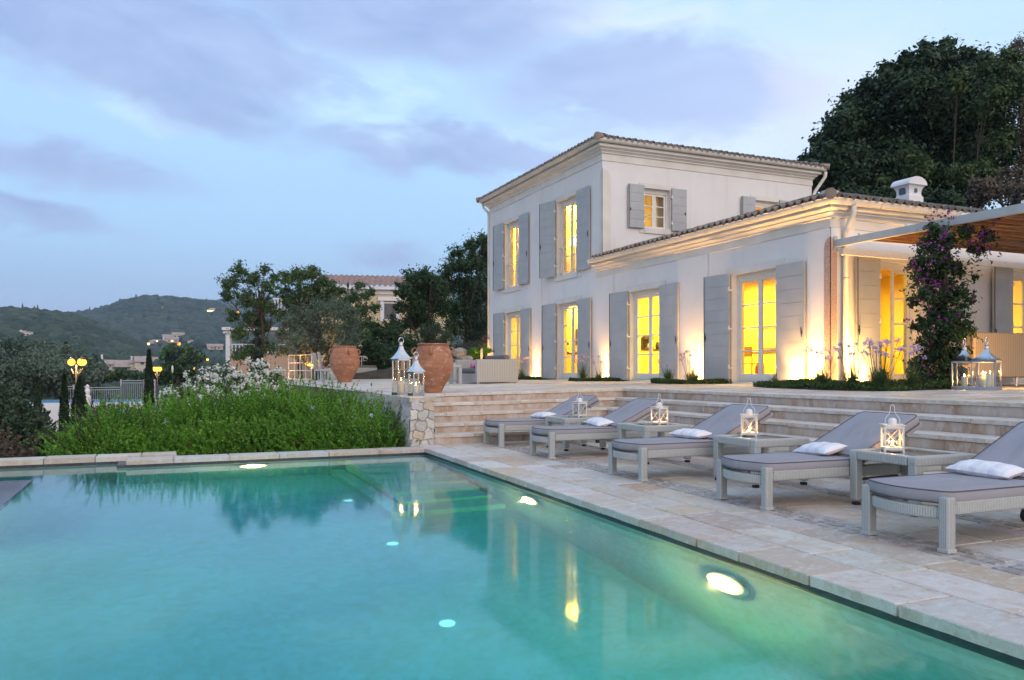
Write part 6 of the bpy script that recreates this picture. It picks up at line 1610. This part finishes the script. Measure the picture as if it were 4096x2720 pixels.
GA='strappy flowering clumps in the corner bed'
clump(10.25,10.25,.24,150,14,'violet flowering grassy clump in front of the granite corner stone',1,'petal_violet',.66,group=GA)
clump(10.15,9.50,.22,150,10,'violet flowering grassy clump in front of the downpipe',2,'petal_violet',.70,group=GA)
clump(10.2,8.98,.26,190,14,'widest violet flowering clump, in front of the open lit door',3,'petal_violet',.70,group=GA)
clump(10.75,8.9,.24,150,8,'violet flowering clump at the foot of the bougainvillea',4,'petal_violet',.60,group=GA)
clump(11.1,9.9,.22,110,10,'violet flowering clump at the back of the corner bed',5,'petal_violet',.75,group=GA)
GB='pink flowering clumps along the villa wall'
clump(11.25,15.1,.22,130,2,'low grassy clump without many flowers, left in the bed of the second pier',6,'petal_pink',.5,group=GB)
clump(11.30,16.2,.24,150,3,'low green grassy clump left of the spotlight at the second pier',8,'petal_pink',.55,group=GB)
clump(11.35,15.45,.2,110,12,'pink flowering clump beside the glowing second pier of the wing',9,'petal_pink',.70,group=GB)
clump(11.35,20.6,.28,170,12,'pink flowering clump where the wing meets the two storey block',10,'petal_pink',.72,group=GB)
clump(11.4,19.75,.2,110,6,'small clump lit yellow where the wing meets the two storey block',11,'petal_pink',.66,group=GB)
clump(11.4,25.1,.22,120,12,'pink flowering clump behind the end of the grey wicker sofa',12,'petal_pink',.74,group=GB)
clump(6.0,34.0,.3,110,22,'pink flowering plant lit from below behind the metal fence panel',13,'petal_pink',.60)
clump(10.7,11.9,.16,70,0,'small green sprouts at the left end of the corner bed',14,group=GA)

# uplights standing in the beds
def uplight(loc,aim,label,en,spot=70,sz=.05):
    t=thing('garden_spotlight',label,'spotlight',loc,0,'small spotlights lighting the villa walls')
    b=MB(); b.tube([(0,0,0),(0,0,.05)],.012,8); b.build('stake','iron',t)
    q=Vector(aim).to_track_quat('Z','Y').to_matrix().to_4x4()
    b=MB(); b.lathe([(.030,.0),(.036,.01),(.036,.06),(.030,.06)],16); b.v=[tuple(Matrix.Translation((0,0,.05))@q@Vector(v)) for v in b.v]; b.build('housing','iron',t)
    b=MB(); b.lathe([(.030,.0605),(.028,.064),(.001,.066)],16); b.v=[tuple(Matrix.Translation((0,0,.05))@q@Vector(v)) for v in b.v]; b.build('lens','spot_lens',t)
    light('SPOT','beam',Vector((0,0,.05))+Vector(aim).normalized()*.085,en*2.5,(1,.50,.13),sz,t,aim,R(spot+28),1.)
    light('POINT','base_glow',Vector((0,0,.13)),en*.45,(1,.50,.13),.05,t)
emis('spot_lens',(1,.75,.35),60)
uz=.87
uplight((11.84,12.62,uz),(.05,-.02,1),'spotlight lighting the shutter and pier left of the granite corner stone',150,85)
uplight((11.80,12.10,uz),(.10,.0,1),'spotlight in front of the wing corner pier, left of the granite stone',130,70)
uplight((12.42,11.52,uz),(-.02,.12,1),'spotlight at the foot of the downpipe',150,75)
uplight((12.75,11.58,uz),(0,.10,1),'spotlight in front of the shutter left of the open door',30,80)
uplight((11.80,15.95,uz),(.09,.05,1),'spotlight at the foot of the second pier of the wing',150,70)
uplight((11.80,20.30,uz),(.09,.03,1),'spotlight where the wing meets the two storey block',90,60)
uplight((11.80,25.12,uz),(.09,-.0,1),'spotlight at the pier between the ground floor doors of the two storey block',90,50)
uplight((11.80,29.30,uz),(.09,.02,1),'spotlight at the far left corner of the villa',55,60)
uplight((12.6,8.98,uz),(.3,.9,.6),'spotlight glowing behind the foot of the bougainvillea',70,120)
light('POINT','pergola_glow',(13.4,8.7,1.35),22,(1,.6,.2),.08)
# white cloth at the villa's far corner
b=MB(); vs=[];n=12
for i in range(n+1):
    z=.05+1.15*i/n
    for j in range(5): a=j/4; vs.append((.10*a+.02*math.sin(z*6+j),.10*math.sin(a*9)+.03*math.sin(z*4),z))
b.add(vs,[(i*5+j,i*5+j+1,(i+1)*5+j+1,(i+1)*5+j) for i in range(n) for j in range(4)])
o=b.build('folded_parasol','white_metal',smooth=True); o.location=(11.75,29.9,.86); tag(o,'folded white parasol cloth leaning at the far left corner of the villa','parasol')

# ================================================================== BOUGAINVILLEA
def bougainvillea():
    rg=np.random.default_rng(55); base=(12.02,9.3,.86); t=thing('bougainvillea','dark leafy bougainvillea with purple blossom climbing the grey pergola post','climbing plant',base)
    d=13.3
    lst=[(3745,930,45),(3720,980,48),(3790,960,45),(3700,1040,52),(3770,1040,58),(3690,1110,52),(3760,1110,60),(3820,1080,42),(3700,1180,50),(3770,1190,62),(3840,1170,45),(3740,1260,62),(3810,1260,60),(3700,1310,50),(3780,1330,66),(3850,1330,50),(3750,1400,70),(3830,1410,55),(3700,1440,50),(3770,1480,60),(3700,1510,50),(3830,1490,42),(3760,1540,42),(3700,1545,36),(3660,1470,34),(3650,1210,26),(3655,1060,28),(3880,1200,26),(3905,1110,18),(3910,1000,38),(3950,940,34),(3860,930,40)]
    bl=px_blobs([(u,v,r,rg.uniform(-.3,.3)) for u,v,r in lst],d)
    P,D=crown_pts(bl,17000,rg,.45); P[:,2]=np.maximum(P[:,2],.88); V,Fc=leaves(P,D,.034,rg,.5); npmesh('foliage',V,Fc,'leaf_boug',t,base)
    # loose shoots
    Q=[];
    for k in range(70):
        b0=bl[rg.integers(len(bl))]; dr=rg.normal(0,1,3); dr[1]*=.5; dr/=np.linalg.norm(dr); L=rg.uniform(.2,.5); s=np.array(b0[:3])+dr*b0[3]*.8
        tt=np.linspace(0,1,12)[:,None]; Q.append(s+dr*L*tt+np.array([0,0,-.18])*tt**2*L+rg.normal(0,.012,(12,3)))
    Q=np.concatenate(Q); V,Fc=leaves(Q,rg.normal(0,1,Q.shape),.03,rg,.5); npmesh('shoots',V,Fc,'leaf_boug',t,base)
    fl=[]; wts=[(3700,1020,46,34),(3690,1100,46,34),(3760,1060,50,26),(3790,1010,40,30),(3745,950,50,40),(3640,1060,24,20),(3700,1170,45,50),(3770,1160,50,36),(3650,1280,20,10),(3905,960,50,34),(3950,950,45,26),(3935,1000,40,34),(3990,870,22,26),(3820,850,30,16),(3740,870,26,16),(3740,1300,60,16),(3700,1400,45,10),(3690,1500,40,8),(3780,1230,50,20)]
    for u,v,r,n in wts:
        p=np.array(pt(u,v,d-.25)); 
        for _ in range(int(n*.28)): fl.append(p+rg.normal(0,r*.55*d/F_PX,3)+rg.normal(0,.022,(5,3)))
    fl=np.concatenate(fl); V,Fc=leaves(fl,rg.normal(0,1,fl.shape)+np.array([-.3,-1,0]),.021,rg,.75); npmesh('blossom',V,Fc,'petal_purple',t,base)
    b=MB()
    for k in range(5):
        a=k*1.3; b.tube([(base[0]+.05*math.cos(a+z*2)-.06,base[1]+.06*math.sin(a+z*2),z) for z in np.linspace(.86,3.5,14)],[.022-.001*i for i in range(14)],6)
    b.build('stem','bark',t,base,smooth=True)
bougainvillea()

# ================================================================== NEIGHBOURING BUILDINGS
def far_house(name,label,cat,u0,u1,v_e,v_b,d,wall,roof,rh=None,depth=9,wins=(),chim=(),hip=False,yaw=0.,group=None,over=.35,oneslope=False):
    """block facing the camera, measured by native pixel columns u0..u1, eave row v_e, base row v_b"""
    um=(u0+u1)/2; c=at(um,d); ze=zat(v_e,d); zb=zat(v_b,d)-.5; w=(u1-u0)*d/F_PX; dirn=math.atan2(ray(um)[1],ray(um)[0])-PI/2+yaw
    t=thing(name,label,cat,(c.x,c.y,zb),dirn,group); h=ze-zb
    b=MB(); b.box(-w/2,0,0,w/2,depth,h); b.build('wall',wall,t)
    rh=rh if rh is not None else depth*.16
    b=MB(); o=over; 
    if hip: vs=[(-w/2-o,-o,h),(w/2+o,-o,h),(w/2+o,depth+o,h),(-w/2-o,depth+o,h),(-w/2+depth*.4,depth/2,h+rh),(w/2-depth*.4,depth/2,h+rh)]; fs=[(0,1,5,4),(1,2,5),(2,3,4,5),(3,0,4),(3,2,1,0)]
    else: vs=[(-w/2-o,-o,h),(w/2+o,-o,h),(w/2+o,depth+o,h),(-w/2-o,depth+o,h),(-w/2-o,depth/2,h+rh),(w/2+o,depth/2,h+rh)]; fs=[(0,1,5,4),(2,3,4,5),(1,2,5),(3,0,4),(3,2,1,0)]
    b.add(vs,fs); rf=b.build('roof',roof,t)
    for (a,z0,z1,ww,lit) in wins:
        x=-w/2+w*a; fz0=h*z0; fz1=h*z1
        b=MB(); b.box(x-ww/2-.08,-.05,fz0-.08,x+ww/2+.08,-.003,fz1+.08); wf=b.build('window','white_wall',t)
        b=MB(); b.box(x-ww/2,-.07,fz0,x+ww/2,-.052,fz1); b.build('pane','lit_window' if lit else 'window_dark',wf)
    for (a,hh) in chim:
        b=MB(); x=-w/2+w*a; b.box(x-.3,depth*.3,h,x+.3,depth*.3+.6,h+hh); b.box(x-.36,depth*.3-.06,h+hh,x+.36,depth*.3+.66,h+hh+.12); b.build('chimney','white_wall',t)
    return t,w,h
emis('lit_window',(1,.60,.22),3.5)
# cream house with red roof
t,w,h=far_house('neighbour_house','cream two storey house with a red tiled roof behind the trees, left of the villa','house',1290,1800,1146,1460,62,'cream_wall','roof_tile_red',rh=1.6,depth=9,wins=((.53,.62,.80,.9,0),(.53,.30,.48,.9,0),(.25,.45,.60,.9,0)),over=.5)
for ch in list(t.children):
    if ch.name.startswith('roof'): bpy.data.objects.remove(ch)
# its tiles as relief
M_=Matrix.Translation(t.location)@Matrix.Rotation(t.rotation_euler[2],4,'Z')
e0=M_@Vector((-w/2-.5,-.5,h)); e1=M_@Vector((w/2+.5,-.5,h)); up=(M_.to_3x3()@Vector((0,1,0)))
ro=roof_slope((e0.x,e0.y),(e1.x,e1.y),(up.x,up.y),R(15),5.0,False,False,'roof',e0.z,'roof_tile_red',per=.42,amp=.08,course=.6); ro.data.transform(M_.inverted()); ro.parent=t
b=MB(); b.box(-w/2-.45,-.45,h-.28,w/2+.45,-.002,h-.02); b.box(-w/2-.1,-.12,h-.62,w/2+.1,-.001,h-.30); b.build('cornice','white_wall',t)
b=MB(); x=-w/2+w*.53; z0=h*.62;z1=h*.80; b.box(x-.75,-.14,z0-.2,x-.5,-.052,z1+.2); b.box(x+.5,-.14,z0-.2,x+.75,-.052,z1+.2); b.box(x-.95,-.2,z1+.2,x+.95,-.053,z1+.5); b.build('window_surround','white_wall',t)
# white terrace balustrade of that house seen through the trees
t=thing('balustrade','white balustrade of the cream house, seen through the leafy trees','balustrade',tuple(at(1195,58,zat(1255,58))),R(-18))
b=MB(); b.box(-1.8,-.12,1.0,1.8,.12,1.12); b.box(-1.8,-.12,0,1.8,.12,.12); b.build('rail','white_wall',t)
for i in range(16):
    b=MB(); b.lathe([(.05,.12),(.08,.35),(.05,.6),(.06,1.0)],8,(-1.7+i*.227,0,0)); b.build('baluster','white_wall',t)
# white columned house corner
t=thing('columned_house','peach walled house corner with a white column and balcony, left of the almond tree','house',tuple(at(912,52,zat(1470,52)-1.2)),R(-20))
def PZ(v): return zat(v,52)-(zat(1470,52)-1.2)
m=52/F_PX
b=MB(); b.box(10*m,-.1,-1,270*m,6,PZ(1415)); b.build('wall','peach_wall',t)
b=MB(); b.box(-3*m,-.35,PZ(1440),14*m,.0,PZ(1335)); b.box(-12*m,-.45,PZ(1335),18*m,.1,PZ(1327)); b.box(-9*m,-.4,PZ(1327),15*m,.05,PZ(1322)); b.build('column','white_wall',t)
b=MB(); b.box(-14*m,-.6,PZ(1322),230*m,4,PZ(1310)); b.build('roof','white_wall',t)
b=MB(); b.box(14*m,-.25,PZ(1380),230*m,-.1,PZ(1376)); 
b.build('balcony_rail','white_wall',t)
for i in range(14):
    b=MB(); x=(18+i*14)*m; b.box(x,-.24,PZ(1415)+.001,x+.07,-.12,PZ(1381)); b.build('baluster','white_wall',t)
# long villa in the valley
VG='pale villas scattered over the valley and hills'
mat('tile_pale',(.42,.33,.28),.9,(.34,.26,.22),.8,4,world=True)
t,w,h=far_house('valley_villa','long pale villa with tiled roofs and two chimneys in the valley, behind the tallest cypress','house',401,447,1457,1484,250,'pale_wall','tile_pale',rh=1.5,depth=8,wins=((.30,.15,.85,.8,0),(.45,.15,.85,.5,0),(.6,.15,.85,.8,0)),chim=((.18,3.0),),group=VG)
m=250/F_PX
def vx(u): return (u-424)*m
def vz(v): return zat(v,250)-(zat(1484,250)-.5)
b=MB(); b.box(vx(447)+.01,1.5,0,vx(512),8,vz(1470)); b.box(vx(510),1,0,vx(530),9,vz(1455)); b.box(vx(527),-.6,0,vx(590),8.5,vz(1448)); b.box(vx(575),.6,0,vx(630),9.5,vz(1452)); b.build('wing','pale_wall',t)
b=MB()
for (ua,ub,ve,rh,y0,y1) in ((440,514,1468,2.3,.2,9),(508,532,1453,1.3,.6,9.5),(525,594,1447,1.9,-1.1,9.5),(572,637,1451,2.0,0,10)):
    xa,xb,z=vx(ua),vx(ub),vz(ve); ym=(y0+y1)/2; b.add([(xa,y0,z),(xb,y0,z),(xb,y1,z),(xa,y1,z),(xa,ym,z+rh),(xb,ym,z+rh)],[(0,1,5,4),(2,3,4,5),(1,2,5),(3,0,4),(3,2,1,0)])
b.build('wing_roof','tile_pale',t)
b=MB(); b.box(vx(515),4,vz(1450),vx(521),5,vz(1426)); b.box(vx(513.5),3.8,vz(1427),vx(522.5),5.2,vz(1423)); b.build('chimney','white_wall',t)
for ua,ub,va,vb,y in ((549,562,1446+2,1458,-.66),(455,500,1471,1483,1.44),(600,606,1455,1466,.55)):
    b=MB(); b.box(vx(ua),y,vz(vb),vx(ub),y+.05,vz(va)); b.build('window','window_dark',t)
b=MB(); b.box(vx(372),-4,-1.2,vx(600),-3.2,vz(1487)); b.build('garden_wall','pale_wall',t)
for (a,b_,ve,vb,w_,l,wi) in VILLAS:
    dd=hill_d((a+b_)/2,vb) or 900.; k=dd/470
    far_house('hill_villa',l,'house',a,b_,ve,vb,dd-6*k,w_,'tile_pale',rh=1.4*k,depth=8*k,wins=[(q[0],q[1],q[2],q[3]*k,q[4]) for q in wi],chim=((.12,1.6*k),) if 'village' not in l else (),group=VG,over=.3*k)
# neighbouring pool terrace with railings
NP=at(430,44,zat(1650,44)); t=thing('neighbour_pool','neighbouring blue pool on a curved pale stone terrace, below the grove','pool',tuple(NP),R(-6))
m=44/F_PX
def nx(u): return (u-430)*m
b=MB(); n=24
poly=[(nx(115)+ (1-math.cos(a))*3.2*0+2.6-2.6*math.cos(a)*1.0,0+4.2*math.sin(a)) for a in np.linspace(-.0,0,1)]
P=[(nx(170)+2.6*math.cos(a),2.2+2.6*math.sin(a)) for a in np.linspace(PI*.5,PI*1.5,n)]+[(nx(600),-.4),(nx(600),4.8)]
b.prism(P,-2.4,.55); b.build('terrace_wall','white_wall',t)
b=MB(); P2=[(nx(172)+2.2*math.cos(a),2.2+2.2*math.sin(a)) for a in np.linspace(PI*.5,PI*1.5,n)]+[(nx(580),0),(nx(580),4.4)]
b.prism(P2,.556,.60); b.build('water_surface','blue_water',t)
t=thing('pool_railing','white railing around the neighbouring pool, behind the cypresses','railing',tuple(at(430,41,zat(1640,41))),R(-6))
m=41/F_PX
def seg(x0,y0,x1,y1,h,z0,n,up=True):
    b=MB(); a=Vector((x0,y0,0)); c=Vector((x1,y1,0))
    for z in (z0+.08,z0+h-.12,z0+h): b.tube([a+Vector((0,0,z)),c+Vector((0,0,z))],.020,5)
    b.build('rail','rail_paint',t)
    for i in range(n+1):
        b=MB(); p=a.lerp(c,i/n); b.tube([p+Vector((0,0,z0+.08)),p+Vector((0,0,z0+h-.12))],.010,4); b.build('baluster','rail_paint',t)
    for p in (a,c):
        b=MB(); b.box(p.x-.035,p.y-.035,z0-.1,p.x+.035,p.y+.035,z0+h+.08); b.build('post','rail_paint',t)
zz=0
seg(nx(272),0,nx(292),-1,.98+.25,.0,4); seg(nx(292),-1,nx(312),-.2,1.23,.0,3); seg(nx(345),.2,nx(470),.8,1.05,.1,17); seg(nx(470),.8,nx(560),.2,1.4,.1,11); seg(nx(560),.2,nx(600),.4,1.4,.1,6)
t2=thing('planter_statue','small pale garden statue with red flowers by the neighbouring railing','statue',tuple(at(350,40,zat(1585,40))),0)
b=MB(); b.lathe([(.16,-.55),(.16,.0),(.10,.05),(.13,.25),(.07,.42),(.09,.5),(.02,.6)],14); b.build('figure','white_wall',t2)
b=MB(); 
for i in range(9): b.sphere((-.12+.03*math.cos(i),.0,.12+.03*i*.4),.035,6,5)
b.build('flowers','red_paint',t2)
# parasols of the neighbour's pool
for (u,v,d,l) in ((690,1470,47,'closed white parasol top behind the dark shrub'),):
    p=pt(u,v,d); t3=thing('closed_parasol',l,'parasol',tuple(p),0); b=MB(); b.lathe([(.01,.14),(.05,.05),(.06,-.1),(.03,-.3)],12); b.build('canopy','white_metal',t3); b=MB(); b.tube([(0,0,-2.2),(0,0,-.28)],.02,6); b.build('pole','iron',t3)

# ================================================================== STREET LAMPS
emis('lamp_glow',(1,.42,.05),3.2); emis('lamp_small',(1,.36,.04),2.6); emis('lamp_cool',(1,.70,.35),2)
def street_lamp(u,v,d,label,heads,rad,energy,col='lamp_glow',hgt=3.6,grp='lit street lamps in the valley',base='bark'):
    p=pt(u,v,d); t=thing('street_lamp',label,'street lamp',(p.x,p.y,p.z-hgt),R(-YAW),grp)
    b=MB(); b.tube([(0,0,0),(0,0,hgt-.1)],[.06,.04],8); 
    b.lathe([(.10,0),(.11,.15),(.06,.35)],10); b.build('pole','iron',t)
    for k in heads:
        if k!=0:
            b=MB(); b.tube([(0,0,hgt-.35),(k*.5,0,hgt-.45),(k,0,hgt-.25)],.022,6); b.build('arm','iron',t)
        b=MB(); b.sphere((k,0,hgt),rad,12,8); b.build('globe',col,t,smooth=True)
        b=MB(); b.lathe([(rad*.9,hgt+rad*.75),(rad*.3,hgt+rad*1.3),(.01,hgt+rad*1.5)],10,(k,0,0)); b.build('cap','iron',t)
    if energy: light('POINT','lamp_light',(0,-.3,hgt),energy,(1,.6,.25),rad,t)
street_lamp(306,1449,30,'bright double headed street lamp at the left, above the bushy cypress',(-.19,.17,.24),.13,260,hgt=3.0)
street_lamp(629,1476,46,'double street lamp right beside the tallest cypress',(-.13,.12),.14,140,hgt=3.2)
street_lamp(763,1473,60,'distant double street lamp above the dark shrubs, left of the white flowers',(-.22,.24),.085,20,hgt=3.4)
street_lamp(830,1438,95,'small single street lamp below the low peach house',(0,),.14,20,hgt=4)
street_lamp(716,1375,420,'tiny orange street lamp right below the village cluster',(0,),.85,0,'lamp_small',7)
street_lamp(594,1375,420,'tiny white lamp left below the village cluster',(0,),.75,0,'lamp_cool',7)
street_lamp(628,1364,500,'faint white lamp in front of the village cluster',(0,),.6,0,'lamp_cool',7)
street_lamp(952,1248,120,'orange lamp shining through the left edge of the almond tree',(0,),.22,0,'lamp_small',8)
emis('lamp_green',(.5,1,.3),12)
street_lamp(62,1336,450,'tiny greenish lamp left of the lit hill villa',(0,),.55,0,'lamp_green',6)
street_lamp(85,1346,450,'tiny pale lamp below the lit hill villa',(0,),.5,0,'lamp_cool',6)
# unlit lantern post in front of the cream house
p=pt(1392,1132,50); t=thing('lantern_post','unlit black three armed lantern post in front of the cream house','street lamp',(p.x,p.y,p.z-3.6),R(-YAW))
b=MB(); b.tube([(0,0,0),(0,0,3.3)],[.06,.035],8); b.build('pole','iron',t)
for k in (-.26,0,.26):
    b=MB(); 
    if k: b.tube([(0,0,2.75),(k*.6,0,2.65),(k,0,2.85),(k,0,2.98)],.018,6)
    z=3.0 if k else 3.3
    b.lathe([(.03,0),(.06,.02),(.09,.22),(.10,.23),(.03,.33),(.01,.40)],8,(k,0,z)); b.build('lantern_head','iron',t)

# ================================================================== HAZE
def haze():
    m=newmat('haze'); b=NB(m); v=b.n('ShaderNodeVolumePrincipled'); b.set(v.inputs['Color'],(.62,.76,1.0)); v.inputs['Density'].default_value=.00021; v.inputs['Anisotropy'].default_value=.1
    b.out(None,v.outputs[0]); h=MB(); h.box(-1900,-70,-16,2700,3300,330); o=h.build('haze','haze'); tag(o,kind='stuff')
haze()
